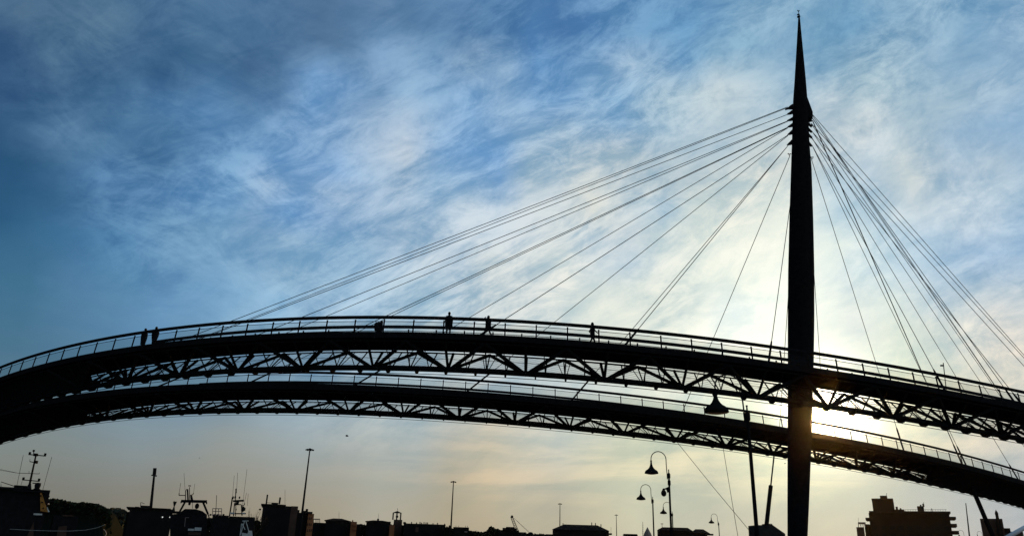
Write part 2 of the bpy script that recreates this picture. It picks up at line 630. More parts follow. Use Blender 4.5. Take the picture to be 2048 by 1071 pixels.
NEAR = Deck(4.9, 49.2, 82, [-1.22265, 7.00026, 8.00216, -5.34256, -4.11758, 16.16723], -0.664, 0.4379, 3.45, 2.6, .20)
FAR = Deck(-5.7, 70.3, 114, [16.44014, -16.34294, 10.35857, -8.54404, -4.0179, 16.74672], -0.4446, 0.6458, 5.5, 4.75, .27)
SP = 2.13


def lerp(a, b, t):
    return a + (b - a) * t


def build_deck(dk, label, a_lo, a_hi, thick, node_x, net, rear_x0, phase_x, plates):
    root = thing("footbridge_deck", label, "footbridge", dk.p((a_lo + a_hi) / 2, 0, -1.2), "curved footbridge decks")
    W = dk.W
    na = 140
    al = [lerp(a_lo, a_hi, i / na) for i in range(na + 1)]
    # walkway slab with slim edge beams
    prof = [(-0.06, -1.10), (-0.06, -1.17 - thick - .12), (0.10, -1.17 - thick - .12), (0.22, -1.17 - thick), (W - .2, -1.17 - thick), (W - .1, -1.17 - thick - .12), (W + .06, -1.17 - thick - .12), (W + .06, -1.12), (W - .05, -1.12), (W - .05, -1.2), (0.05, -1.2), (0.05, -1.10)]
    b = MB(); b.sweep([[dk.p(a, o, z) for o, z in prof] for a in al])
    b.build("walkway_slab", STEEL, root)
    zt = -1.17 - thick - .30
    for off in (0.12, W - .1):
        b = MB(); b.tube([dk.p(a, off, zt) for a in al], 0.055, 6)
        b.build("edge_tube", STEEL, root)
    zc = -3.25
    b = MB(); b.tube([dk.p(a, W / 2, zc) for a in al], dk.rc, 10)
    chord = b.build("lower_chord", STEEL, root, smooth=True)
    b = MB(); b.tube([dk.p(a, W / 2, zc - dk.rc - .17) for a in al], 0.024, 5)
    b.build("service_pipe", STEEL, root)
    b = MB()
    b.tube([dk.p(a, W / 2 + .9, zc + .95) for a in al], 0.016, 4)
    b.tube([dk.p(a, .95, zc + 1.0) for a in al], 0.012, 4)
    b.build("safety_wire", STEEL, root)
    # hanging rib plates on the lower chord
    da = SP / dk.R
    a_ph = dk.at_x(phase_x)
    k0 = math.ceil((a_lo - a_ph) / da)
    k1 = math.floor((a_hi - a_ph) / da)
    for k in range(k0, k1 + 1):
        a = a_ph + k * da
        c = dk.p(a, W / 2, zc)
        n, t, up = dk.n(a), dk.t(a), Vector((0, 0, 1))
        poly = []
        for j in range(9):
            th = math.pi + math.pi * j / 8
            poly.append(c + n * (0.50 * math.cos(th)) + up * (0.02 + 0.37 * math.sin(th)) - t * 0.05)
        b = MB(); b.prism(poly, t * 0.10)
        b.build("rib_plate", STEEL, root)
    # transverse floor beams just below the slab
    for k in range(k0, k1 + 1, 1):
        a = a_ph + k * da
        MB().bar(dk.p(a, 0.25, -1.17 - thick - .09), dk.p(a, W - .25, -1.17 - thick - .09), .1, .16).build("floor_beam", STEEL, root)
    # solid web plates where the truss closes towards the landings
    for (s0, s1) in plates:
        sa = [lerp(s0, s1, i / 24) for i in range(25)]
        MB().sweep([[dk.p(a, .3, -1.2), dk.p(a, W / 2 - .12, zc), dk.p(a, W / 2 + .12, zc), dk.p(a, .55, -1.2)] for a in sa]).build("web_plate", STEEL, root)
    # web members
    dn = SP * 2.6 / dk.R
    a_n = dk.at_x(node_x, W / 2, zc)
    m0 = math.ceil((a_lo - a_n) / dn)
    m1 = math.floor((a_hi - a_n) / dn)
    top_f = lambda a: dk.p(a, .12, zt)
    top_r = lambda a: dk.p(a, W - .1, zt)
    for m in range(m0, m1 + 1):
        a = a_n + m * dn
        if any(s0 + .04 < a < s1 - .04 or a < s1 - .04 < 0 or a > s0 + .04 > .3 for s0, s1 in plates):
            continue                                   # hidden behind the solid web
        base = dk.p(a, W / 2, zc)
        for s in (-1, 1):
            at = a + s * dn * 0.5
            if a_lo < at < a_hi:
                sh = dk.t(a) * (s * 0.12)
                MB().tube([base + sh, top_f(at)], 0.14, 7).build("diagonal_brace", STEEL, root)
                MB().tube([base + sh, top_r(at)], 0.12, 7).build("diagonal_brace", STEEL, root)
        MB().tube([base, top_f(a)], 0.10, 6).build("hanger", STEEL, root)
        MB().tube([base, top_r(a)], 0.105, 6).build("hanger", STEEL, root)
        ah = a + dn * 0.5
        if ah < a_hi:
            q = dk.p(ah, W / 2, zc)
            b = MB()
            b.tube([q, top_f(ah)], 0.05, 5)
            b.tube([q, top_r(ah)], 0.05, 5)
            b.tube([q + dk.t(ah) * .1, top_r(ah + dn * .1)], 0.03, 5)
            b.tube([q - dk.t(ah) * .1, top_r(ah - dn * .1)], 0.03, 5)
            b.build("bracing_rods", STEEL, root)
            for q4 in (.25, .75):
                aq = a + dn * q4
                b = MB()
                b.tube([dk.p(aq, W / 2, zc), top_r(aq + dn * .03)], 0.05, 5)
                b.tube([dk.p(aq, W / 2, zc), top_f(aq - dn * .03)], 0.035, 5)
                b.build("web_post", STEEL, root)
        # gusset joint
        MB().ball(base, 0.27, 8, 1, 1, .8).build("node_joint", STEEL, root)
    # netting on the rear web face
    if net:
        b = MB()
        for i in range(na):
            a, c = al[i], al[i + 1]
            b.add([dk.p(a, W - .1, zt), dk.p(c, W - .1, zt), dk.p(c, W / 2 + .15, zc), dk.p(a, W / 2 + .15, zc)], [(0, 1, 2, 3)])
        b.build("safety_net", NET, root)
    # railings: handrail, thin rail, posts, glass
    for side in (0, 1):
        off = 0.0 if side == 0 else dk.rear
        lean = 0.10 if side == 0 else -0.10
        lo = a_lo if side == 0 else max(a_lo, dk.at_x(rear_x0))
        aa = [a for a in al if a >= lo]
        b = MB()
        hp = [(-.05, -.13), (.05, -.13), (.06, -.02), (.05, .09), (-.05, .09), (-.06, -.02)]
        b.sweep([[dk.p(a, off + lean + o, z) for o, z in hp] for a in aa])
        b.tube([dk.p(a, off + lean * .8, -.33) for a in aa], 0.025, 5)
        rail = b.build("railing", STEEL, root)
        last = None
        for k in range(k0, k1 + 1):
            a = a_ph + k * da + (da * .5 if side else 0)
            if a < lo or a > a_hi:
                continue
            b = MB()
            b.bar(dk.p(a, off, -1.16), dk.p(a, off + lean * .9, -.20), 0.10, 0.06, up=dk.n(a))
            b.build("railing_post", STEEL, rail)
            if last is not None:
                g_ = da * .05
                z0, z1 = -1.10, -.36
                b = MB()
                b.add([dk.p(last + g_, off + .02, z0), dk.p(a - g_, off + .02, z0), dk.p(a - g_, off + lean * .75 + .02, z1), dk.p(last + g_, off + lean * .75 + .02, z1)], [(0, 1, 2, 3)])
                b.build("glass_panel", GLASS, rail)
            last = a
    return root


near_root = build_deck(NEAR, "nearer curved footbridge deck with glass railing, passing in front of the mast", -0.70, 0.77, 0.24, 896, True, 250, 888, [(-0.70, NEAR.at_x(165))])
far_root = build_deck(FAR, "lower looking farther curved footbridge deck, passing behind the mast", -0.50, 0.92, 0.40, 807, True, 330, 887, [(-0.50, FAR.at_x(150)), (FAR.at_x(1885), 0.92)])

for x in (712, 893, 1214, 1466, 1874):
    a_ = NEAR.at_x(x, 1.0, -1.8)
    c_ = NEAR.p(a_, 1.0, -1.85)
    t_ = NEAR.t(a_)
    b = MB()
    b.bar(c_ - t_ * .17 - Vector((0, 0, .06)), c_ + t_ * .17 + Vector((0, 0, .06)), .24, .2)
    b.bar(c_ - Vector((0, 0, .05)), NEAR.p(a_, 1.0, -1.38), .06, .06)
    b.build("floodlight", STEEL, near_root)

# ------------------------------------------------------------------ mast
YM = 60.5
mrows = [(30, 1596.7, 1599.3), (60, 1595.2, 1602), (110, 1592.5, 1606.5), (160, 1589.7, 1611), (200, 1587, 1614), (240, 1586, 1616), (290, 1584.5, 1618), (340, 1583, 1622),
         (440, 1580, 1625), (540, 1577.7, 1627), (640, 1577, 1627), (720, 1577, 1626), (870, 1576.5, 1622), (1000, 1576, 1617), (1071, 1576, 1614), (1125, 1576, 1611)]
mast = thing("mast", "tall tapering dark mast that carries the stay cables of the footbridge", "mast", P(1593, 1130, YM))
rings = []
for y, xl, xr in mrows:
    a, c = P(xl, y, YM), P(xr, y, YM)
    ctr, r = (a + c) / 2, (c - a).length / 2
    rings.append([ctr + Vector((r * math.cos(2 * math.pi * k / 24), r * math.sin(2 * math.pi * k / 24), 0)) for k in range(24)])
last = rings[-1]
rings.append([Vector((v.x, v.y, -0.2)) for v in last])
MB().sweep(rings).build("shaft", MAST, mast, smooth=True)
MB().prism([P(1611, 196, YM) + Vector((0, -.35, 0)), P(1622.8, 228, YM) + Vector((0, -.35, 0)), P(1622.5, 241, YM) + Vector((0, -.35, 0)), P(1612, 236, YM) + Vector((0, -.35, 0))], (0, .7, 0)).build("anchor_fin", MAST, mast)


def bracket(pts):
    q = [P(x, y, YM) + Vector((0, -.09, 0)) for x, y in pts]
    MB().prism(q, (0, .18, 0)).build("anchor_bracket", MAST, mast)


bracket([(1589, 208), (1584, 209), (1580, 211.5), (1576, 215), (1570.5, 218.5), (1571, 219.8), (1577, 218.2), (1589, 218.5)])
for y, dx_, dy in ((219.5, 11, 9.5), (234, 11, 8), (245.5, 10, 9), (258, 10, 11.5), (277, 11, 13)):
    bracket([(1588, y - 1.5), (1585, y + .5), (1585 - dx_ * .45, y + dy * .45), (1585 - dx_, y + dy - 1), (1585.5 - dx_, y + dy), (1585 - dx_ * .35, y + dy - .5), (1588, y + dy * .8)])
for y, dy in ((233, 9), (244, 9), (255, 9), (266, 9), (281, 11)):
    bracket([(1612, y - 4), (1616.5, y), (1620, y + dy * .5), (1624.5, y + dy), (1623, y + dy + 1.5), (1618, y + dy * .75), (1612, y + dy * .6)])
# floodlight clusters
for pts in (((1576.5, 307.5), (1578.5, 310), (1580.5, 308)), ((1622, 315.5), (1624, 317.5), (1626, 314.5))):
    b = MB()
    for x, y in pts:
        b.ball(P(x, y, YM), .06, 8)
    b.tube([P(pts[0][0], pts[0][1], YM), P(pts[2][0], pts[2][1], YM), P(1602, 309, YM)], .02, 5)
    b.build("floodlight_cluster", DARK, mast)
# weather instruments at the tip
b = MB()
b.tube([P(1598, 38, YM), P(1597, 21, YM)], .03, 6)
b.bar(P(1594.5, 33, YM), P(1600.5, 33, YM), .08, .10)
b.bar(P(1594.3, 29.5, YM), P(1599, 29, YM), .08, .10)
b.bar(P(1594.3, 35, YM), P(1598, 35, YM), .08, .06)
b.tube([P(1594.6, 20.5, YM), P(1596, 23, YM), P(1598, 23, YM), P(1599.3, 21, YM)], .03, 5)
b.build("weather_vane", DARK, mast)

# ------------------------------------------------------------------ stay cables
cables = []


def find_end(dk, p1, p2, off, dz):
    """the place along the deck edge where the cable's line meets it"""
    best = None
    x1, y1 = p1
    x2, y2 = p2
    ln = math.hypot(x2 - x1, y2 - y1)
    for i in range(1600):
        a = lerp(dk.a0 - .2, dk.a1 + .3, i / 1599)
        x, y, z = proj(dk.p(a, off, dz))
        if z < 1:
            continue
        d = abs((x - x1) * (y2 - y1) - (y - y1) * (x2 - x1)) / ln
        if y < y1 + 50:
            continue
        if best is None or d < best[0]:
            best = (d, a)
    return best[1]


def cable(deck, anchor, low, label, r=0.03, back=0.0, sag=.004, sock=True, group="stay cables"):
    dk = NEAR if deck == 'n' else FAR
    off, dz = (dk.W - .1, -1.25) if deck == 'n' else (.1, -1.25)
    if isinstance(low, (int, float)):
        a = dk.at_x(low, off, dz)
    else:
        a = find_end(dk, anchor, low, off, dz)
    e = dk.p(a, off, dz)
    s = P(anchor[0], anchor[1], YM + back)
    root = thing("stay_cable", label, "cable", e, group)
    ln = (e - s).length
    pts = []
    for i in range(25):
        t = i / 24
        q = s.lerp(e, t)
        q.z -= 4 * sag * ln * t * (1 - t)
        pts.append(q)
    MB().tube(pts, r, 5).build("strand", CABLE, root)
    if sock:
        d = (pts[-2] - pts[-1]).normalized()
        MB().tube([e - d * .2, e + d * 2.9, e + d * 3.3], [.085, .085, .05], 8).build("socket", STEEL, root)
    return root


ordn = ["first", "second", "third", "fourth", "fifth", "sixth", "seventh", "eighth", "ninth"]
LC = [('n', (1575, 214), (454, 644)), ('n', (1575, 229), (491, 642)), ('n', (1575, 242), (596.5, 636)), ('n', (1575.5, 254.5), (774, 630)), ('n', (1576, 270), (1009, 638)), ('n', (1577, 290), (1278, 656)), ('n', (1590, 338), (1543, 682))]
for i, (d, an, lo) in enumerate(LC):
    cable(d, an, lo, "left stay cable down to the nearer deck, %s from the left" % ordn[i], sock=i >= 4, back=.7 if i == 6 else 0, sag=.001)
LF = [((1575, 215.5), (483, 642)), ((1575, 243), (647, 633)), ((1575.5, 255.5), (784, 630)), ((1575.5, 256), (938, 634)), ((1576, 271), (1122, 632)), ((1577, 290), (1263, 659)), ((1580, 311), (1454, 612)), ((1593, 340), (1570, 694))]
for i, (an, lo) in enumerate(LF):
    cable('f', an, lo, "left stay cable ending on the farther deck, %s from the left" % ordn[i], sock=False if i in (0, 6, 7) else True, back=.7 if i == 7 else 0, sag=.001)
RF = [((1614, 340), (1638.5, 694)), ((1622.7, 318), (1751, 723)), ((1625, 241), (1842, 738.6)), ((1624, 290), (1839.6, 737)), ((1623, 274), (1904, 738.6)), ((1623, 261), (1945, 738.6)),
      ((1622, 247), (1969.5, 738.6)), ((1625, 236), (2023, 738.6)), ((1625, 231), (2048, 730))]
for i, (an, lo) in enumerate(RF):
    cable('f', an, lo, "right stay cable ending on the farther deck, %s counting rightward from the mast" % ordn[i], back=.7 if i == 0 else 0, sag=.001, r=.045 if i == 2 else .028, sock=i > 0)
RN = [((1624, 290), (1867.5, 738.6)), ((1623, 276), (1989, 738.6)), ((1625, 237), (1983, 738.6)), ((1623, 262), (2048, 731)), ((1623, 247), (2048, 706)), ((1625, 229), (2050, 707))]
for i, (an, lo) in enumerate(RN):
    cable('n', an, lo, "right stay cable going to the nearer deck, %s counting rightward from the mast" % ordn[i], sag=.001, r=.028)


# ------------------------------------------------------------------ supports under the farther deck
PY = 74.5
pl = thing("plinth", "dark faceted concrete plinth on the quay just left of the mast foot", "plinth", P(1532, 1110, PY))
zt = P(1532, 1050, PY).z
x0, x1 = P(1504, 1060, PY).x, P(1561, 1060, PY).x
xm = P(1537, 1050, PY).x
poly = [Vector((x0, PY - 1.3, 0)), Vector((x1, PY - 1.3, 0)), Vector((x1 - .05, PY - 1.3, zt - .7)), Vector((xm, PY - 1.3, zt)), Vector((x0 + .08, PY - 1.3, zt - .02))]
MB().prism(poly, (0, 2.6, 0)).build("block", CONC, pl)
MB().box((P(1527, 1047, PY).x, PY - .5, zt - .05), (P(1541, 1047, PY).x, PY + .5, zt + .14)).build("bearing_pad", DARK, pl)
a_t = FAR.at_x(1549, 1.9, -3.3)
tt = FAR.p(a_t, 1.95, -3.4)
bt = P(1533, 1049, PY)
tie = thing("tie_rod", "two stage tie rod rising from the plinth to the farther deck", "tie rod", bt)
mid = bt.lerp(tt, .53)
MB().tube([bt, mid], .20, 10).build("sleeve", DARK, tie)
MB().tube([mid, tt], .075, 8).build("rod", DARK, tie)
for (xt, xb, yb, yy, lab) in ((1352, 1504, 1066, PY, "slack thin wire slanting from farther deck to the plinth"), (1446, 1482, 1108, 78, "thin steep wire from the farther deck to the quay left of plinth")):
    a_ = FAR.at_x(xt, 1.95, -3.5)
    t0, b0 = FAR.p(a_, 1.95, -3.5), P(xb, yb, yy)
    o = MB().tube([t0, t0.lerp(b0, .5) - Vector((0, 0, .08)), b0], .025, 5).build("guy_wire", CABLE)
    tag(o, lab, "wire", "guy wires below the farther deck")
a_ = FAR.at_x(1946, 1.95, -3.2)
t0 = FAR.p(a_, 1.95, -3.1)
b0 = P(2009, 1126, t0.y)
st = thing("support_strut", "thick slanting steel strut carrying the farther deck's right side", "strut", b0)
MB().tube([b0, t0], .24, 10).build("leg", STEEL, st)
MB().box(tuple(b0 + Vector((-.8, -.8, -.6))), tuple(b0 + Vector((.8, .8, .35)))).build("footing", CONC, st)
MB().ball(t0, .3, 10).build("bearing", STEEL, st)

# small camera pole on the nearer deck
a_ = NEAR.at_x(1888.5, .3, -1)
b0 = NEAR.p(a_, .15, -1.2)
t0 = NEAR.p(NEAR.at_x(1884.5, .3, .7), .15, 1.0)
cp = thing("camera_pole", "slim pole with a small camera above the nearer deck's right railing", "camera pole", b0)
MB().tube([b0, t0], .035, 6).build("pole", DARK, cp)
MB().box(tuple(t0 + Vector((-.24, -.06, -.26))), tuple(t0 + Vector((-.03, .06, -.16)))).build("camera_head", DARK, cp)


# ------------------------------------------------------------------ street lamps
def make_lamp(ground_z, zs, label, extra):
    """gooseneck lamp; origin is the centre of the shade's rim"""
    root = thing("street_lamp", label, "street lamp", (0, 0, 0), "gooseneck lamps along the quay")
    prof = [(.34, -.01), (.37, .0), (.375, .03), (.36, .08), (.335, .13), (.285, .175), (.205, .225), (.135, .30), (.088, .385), (.06, .48), (.045, .58), (.042, .65), (.055, .66), (.055, .70), (.034, .71)]
    MB().lathe((0, 0, 0), prof, 24).build("lamp_shade", DARK, root, smooth=True)
    MB().lathe((0, 0, 0), [(.10, -.05), (.22, -.035), (.30, -.005)], 16).build("lamp_glass", PANE, root)
    pts = [Vector((0, 0, .7)), Vector((0, 0, .78))]
    for i in range(13):
        t = math.pi - math.pi * i / 12
        pts.append(Vector((.415 + .415 * math.cos(t), 0, .78 + .415 * math.sin(t))))
    pts += [Vector((.83, 0, .5)), Vector((.85, 0, .1)), Vector((.86, 0, -.28))]
    MB().tube(pts, .024, 8).build("gooseneck", DARK, root, smooth=True)
    px = .95
    MB().tube([(px, 0, -.12 - zs + ground_z + .12), (px, 0, -zs + ground_z + 1.2), (px, 0, -.05)], [.085, .066, .052], 10).build("pole", DARK, root)
    b = MB()
    b.lathe((px, 0, -.22), [(.075, 0), (.085, .05), (.085, .22), (.06, .26), (.03, .30), (.022, .42), (.034, .43), (.03, .47)], 10)
    b.bar((.86, 0, -.02), (px, 0, -.02), .07, .07)
    b.bar((.86, 0, -.18), (px, 0, -.18), .07, .07)
    b.build("pole_bracket", DARK, root)
    MB().lathe((px, 0, -zs + ground_z), [(.16, 0), (.16, .12), (.11, .2), (.09, .9)], 12).build("base_plate", DARK, root)
    if extra:
        MB().lathe((px, 0, -.62), [(.05, 0), (.085, .05), (.085, .26), (.05, .31)], 10).build("junction_box", DARK, root)
        MB().prism([(px, -.04, -.95), (px, -.04, -.66), (px - .08, -.04, -.68), (px - .25, -.04, -.76), (px - .34, -.04, -.76), (px - .34, -.04, -.80), (px - .16, -.04, -.83), (px - .12, -.04, -.98)], (0, .08, 0)).build("camera_arm", DARK, root)
        b = MB(); b.ball((px - .32, 0, -1.02), .15, 14, 1, 1, 1.15); b.lathe((px - .32, 0, -.9), [(.1, 0), (.05, .12)], 10)
        b.build("dome_camera", DARK, root, smooth=True)
    return root


ZS = 5.85
lamp_proto = make_lamp(0, ZS, "largest gooseneck lamp whose bell shade overlaps both bridge decks", False)
lamp_proto.location = PZ(1433, 824, ZS)
lamp_specs = [(1282, 998, "leftmost plain gooseneck lamp, below and left of the lamp with dome camera"),
              (1327, 1026, "small gooseneck lamp partly behind the dome camera lamp's pole"),
              (1423, 1045, "small gooseneck lamp standing between the tall lamps and the plinth"),
              (1537, 1061, "distant gooseneck lamp whose arch peeps out above the dark plinth")]
for x, y, lab in lamp_specs:
    c = copy_tree(lamp_proto)
    c.location = PZ(x, y, ZS)
    c["label"] = lab
cl = make_lamp(0, ZS, "gooseneck lamp with a dome camera hanging from its pole", True)
cl.location = PZ(1303, 946, ZS)
for x, y, lab in ((1919, 1074, "distant gooseneck lamp at the right end of the large apartment block"), (1956, 1076, "distant gooseneck lamp left of the domed brown building")):
    c = copy_tree(lamp_proto)
    c.location = PZ(x, y, ZS)
    c["label"] = lab

def flood_mast(x, ytop, label):
    ztop = 26.0
    t = PZ(x, ytop, ztop)
    root = thing("floodlight_mast", label, "floodlight mast", (t.x, t.y, 0), "tall harbour floodlight masts")
    MB().tube([(t.x, t.y, 0), (t.x, t.y, 12), (t.x, t.y, ztop - .4)], [.38, .28, .16], 10).build("pole", DARK, root)
    MB().lathe((t.x, t.y, ztop - .45), [(.2, 0), (.75, .1), (.8, .22), (.3, .4), (.1, .55)], 14).build("head_frame", DARK, root)
    for k in range(8):
        a = 2 * math.pi * k / 8
        c = Vector((t.x + .95 * math.cos(a), t.y + .95 * math.sin(a), ztop - .35))
        d = Vector((math.cos(a), math.sin(a), -.5)).normalized()
        MB().bar(c - d * .2, c + d * .2, .42, .26).build("floodlight", DARK, root)
    return root


flood_mast(620, 896, "tallest looking floodlight mast, above the flat roofed block")
flood_mast(907, 961, "floodlight mast behind the long low warehouse, right of bell tower")
flood_mast(1120, 1005.5, "floodlight mast rising over the broad dark hall")
flood_mast(1232.5, 1028, "floodlight mast in the gap right of the broad dark hall")
flood_mast(1324, 1045.5, "most distant floodlight mast, beside the camera lamp's pole")


# ------------------------------------------------------------------ people
def person(base, face, joints, label, coat=None, hood=False, bag=False):
    """joints: name -> (side, forward, up, radius); side = person's left/right in the picture plane"""
    root = thing("person", label, "person", base, "people on the footbridge")
    ca, sa = math.cos(face), math.sin(face)

    def T(p):
        return Vector((p[0] * ca - p[1] * sa, p[0] * sa + p[1] * ca, p[2]))
    J = dict(joints)
    bm = bmesh.new()
    sl = bm.verts.layers.skin.verify()
    V = {}
    order = ["pelvis"] + [k for k in J if k != "pelvis"]
    for k in order:
        s, f, u_, r = J[k]
        v = bm.verts.new(T((s, f, u_)))
        v[sl].radius = (r, r)
        V[k] = v
    V["pelvis"][sl].use_root = True
    E = [("pelvis", "waist"), ("waist", "chest"), ("chest", "neck"), ("neck", "head"), ("head", "crown")]
    for s in "ab":
        E += [("chest", "sh" + s), ("sh" + s, "el" + s), ("el" + s, "wr" + s), ("wr" + s, "pa" + s), ("pelvis", "hip" + s), ("hip" + s, "kn" + s), ("kn" + s, "an" + s), ("an" + s, "to" + s)]
    for a, c in E:
        bm.edges.new((V[a], V[c]))
    for s in "ab":
        w, p_ = Vector(J["wr" + s][:3]), Vector(J["pa" + s][:3])
        d = (p_ - w).normalized()
        sd = d.cross(Vector((0, 1, .3))).normalized()
        for i, (o, ln) in enumerate(((-.5, .05), (-.18, .075), (.14, .08), (.46, .065), (1.0, .03))):
            q = p_ + sd * (o * .05) + d * ln
            q2 = p_ + sd * (o * .035)
            v1 = bm.verts.new(T(q2)); v1[sl].radius = (.012, .012)
            v2 = bm.verts.new(T(q + Vector((0, .015, 0)))); v2[sl].radius = (.008, .008)
            bm.edges.new((V["pa" + s], v1)); bm.edges.new((v1, v2))
    me = bpy.data.meshes.new("body")
    bm.to_mesh(me); bm.free()
    me.materials.append(CLOTH)
    body = bpy.data.objects.new("body", me)
    COL.objects.link(body); body.parent = root
    md = body.modifiers.new("skin", 'SKIN'); md.use_smooth_shade = True
    ms = body.modifiers.new("sub", 'SUBSURF'); ms.levels = 1; ms.render_levels = 1
    h = Vector(J["head"][:3]); cw = Vector(J["crown"][:3])
    hc = (h + cw) / 2
    base_v = Vector(base)
    # head with face and hair
    b = MB()
    b.ball(base_v + T(hc + Vector((0, .01, -.01))), .098, 14, .86, 1.0, 1.2)
    b.ball(base_v + T(hc + Vector((0, .105, -.03))), .018, 6)
    for s_ in (-1, 1):
        b.ball(base_v + T(hc + Vector((s_ * .085, 0, -.01))), .024, 6, .5, 1, 1.3)
    hd_ = b.build("head", SKIN, root, smooth=True)
    b = MB()
    b.ball(base_v + T(hc + Vector((0, -.018, .02))), .108 if not hood else .125, 14, .92, 1.0, 1.12 if not hood else 1.3)
    b.build("hood" if hood else "hair", CLOTH if hood else HAIR, root, smooth=True)
    if coat:
        b = MB()
        rg = []
        for (z, w, dpt, f_) in coat:
            rg.append([base_v + T((w * math.cos(2 * math.pi * k / 16), f_ + dpt * math.sin(2 * math.pi * k / 16), z)) for k in range(16)])
        b.sweep(rg).build("coat", CLOTH, root, smooth=True)
    if bag:
        c = Vector(J["chest"][:3])
        b = MB(); b.ball(base_v + T(c + Vector((0, -.2, -.1))), .2, 12, .9, .7, 1.2)
        b.build("backpack", CLOTH, root, smooth=True)
    return root


def standing(h=1.76, **ov):
    k = h / 1.76
    J = {"pelvis": (0, 0, .95, .13), "waist": (0, 0, 1.08, .125), "chest": (0, 0, 1.33, .15), "neck": (0, .01, 1.50, .06), "head": (0, .02, 1.56, .075), "crown": (0, .02, 1.70, .07)}
    for s, g_ in (("a", -1), ("b", 1)):
        J["sh" + s] = (g_ * .19, 0, 1.42, .065)
        J["el" + s] = (g_ * .24, -.02, 1.13, .05)
        J["wr" + s] = (g_ * .23, .06, .89, .034)
        J["pa" + s] = (g_ * .23, .09, .80, .032)
        J["hip" + s] = (g_ * .10, 0, .88, .10)
        J["kn" + s] = (g_ * .11, .02, .50, .068)
        J["an" + s] = (g_ * .11, 0, .09, .048)
        J["to" + s] = (g_ * .13, .16, .04, .036)
    J = {n: tuple(x * k for x in v) for n, v in J.items()}
    J.update(ov)
    return J


def on_deck(x, off):
    a = NEAR.at_x(x, off, -.6)
    return NEAR.p(a, off, -1.19)


COAT = [(.74, .27, .19, 0), (.95, .25, .18, 0), (1.12, .23, .165, 0), (1.32, .255, .17, 0), (1.43, .235, .14, 0), (1.50, .10, .09, 0.01)]
LONG = [(.40, .20, .17, 0), (.7, .24, .20, 0), (.95, .27, .235, 0), (1.15, .265, .24, 0), (1.34, .26, .22, 0), (1.44, .21, .15, 0), (1.5, .09, .09, 0.01)]
person(on_deck(897, .55), 0, standing(1.78), "person standing upright in a long coat at the top of the nearer deck", coat=COAT)
person(on_deck(976, .9), rad(80), standing(1.72, wra=(-.12, .26, 1.52, .034), pa_=0) if False else standing(1.72, ela=(-.24, .24, 1.36, .05), wra=(-.10, .28, 1.50, .034), paa=(-.07, .22, 1.57, .03), elb=(.24, .2, 1.3, .05), wrb=(.1, .28, 1.48, .034), pab=(.07, .22, 1.56, .03), kna=(-.1, .22, .5, .068), ana=(-.1, .28, .09, .048), toa=(-.1, .44, .05, .036), knb=(.1, -.12, .5, .068), anb=(.1, -.38, .12, .048), tob=(.1, -.24, .04, .036)), "person striding with hands raised to the face, right of the long coat", coat=[(.82, .22, .21, 0), (1.1, .21, .2, 0), (1.32, .23, .21, 0), (1.44, .2, .15, 0), (1.49, .09, .09, 0.01)])
person(on_deck(1185, 1.1), rad(-80), standing(1.74, ela=(-.24, -.18, 1.17, .05), wra=(-.2, .02, .98, .034), paa=(-.18, .1, .95, .03), elb=(.24, .12, 1.12, .05), wrb=(.2, .32, .98, .034), pab=(.18, .4, .97, .03), kna=(-.1, .18, .5, .068), ana=(-.1, .2, .09, .048), toa=(-.1, .36, .05, .036), knb=(.1, -.1, .5, .068), anb=(.1, -.3, .12, .048), tob=(.1, -.16, .04, .036)), "hooded person walking alone, nearest person to the mast", hood=True, coat=[(.84, .2, .17, 0), (1.1, .19, .16, 0), (1.32, .21, .17, 0), (1.44, .19, .13, 0), (1.5, .1, .1, 0.01)])
person(on_deck(286, .75), rad(-60), standing(1.74), "person standing at left of the close pair on the nearer deck", coat=LONG)
person(on_deck(308, .75), rad(70), standing(1.74, ela=(-.25, .16, 1.2, .05), wra=(-.15, .42, 1.22, .034), paa=(-.13, .5, 1.23, .03)), "person reaching toward the companion, right of the close pair", coat=[(.60, .17, .17, 0), (.8, .21, .22, 0), (1.05, .25, .27, 0), (1.3, .27, .27, 0), (1.42, .21, .18, 0), (1.5, .09, .09, .01)])
# a person crouching low
lean = standing(1.7)
lean.update({"pelvis": (0, -.14, .46, .15), "waist": (0, -.10, .60, .16), "chest": (0, .02, .80, .18), "neck": (0, .12, .92, .06), "head": (0, .15, .94, .075), "crown": (0, .18, 1.02, .07),
             "sha": (-.2, .05, .84, .07), "shb": (.2, .05, .84, .07), "ela": (-.25, .22, .64, .05), "elb": (.25, .22, .64, .05), "wra": (-.12, .34, .60, .034), "wrb": (.12, .34, .60, .034),
             "paa": (-.06, .38, .62, .03), "pab": (.06, .38, .62, .03), "hipa": (-.12, -.1, .44, .11), "hipb": (.12, -.1, .44, .11), "kna": (-.15, .26, .50, .08), "knb": (.15, .26, .50, .08),
             "ana": (-.13, .0, .09, .05), "anb": (.13, .0, .09, .05), "toa": (-.14, .16, .04, .036), "tob": (.14, .16, .04, .036)})
person(on_deck(758, .6), rad(-70), lean, "person crouching low in dark clothes, head below the handrail", bag=True, coat=[(.3, .22, .24, -.05), (.5, .25, .3, -.04), (.7, .26, .27, -.02), (.86, .24, .22, .04), (.95, .14, .14, .1)])


# ------------------------------------------------------------------ buildings
PHI = 0.0


def PP(x, y, Y):
    """like P, on the vertical plane of a facade that is turned by PHI"""
    d = ray(x, y)
    n = Vector((math.sin(PHI), math.cos(PHI), 0))
    return CAM + d * ((Y / math.cos(PHI)) / d.dot(n))


def facing(x, Y):
    global PHI
    q = P(x, 1098 + (x - 1024) * .031, Y)
    PHI = math.atan2(q.x, q.y)


def nrm():
    return Vector((math.sin(PHI), math.cos(PHI), 0))


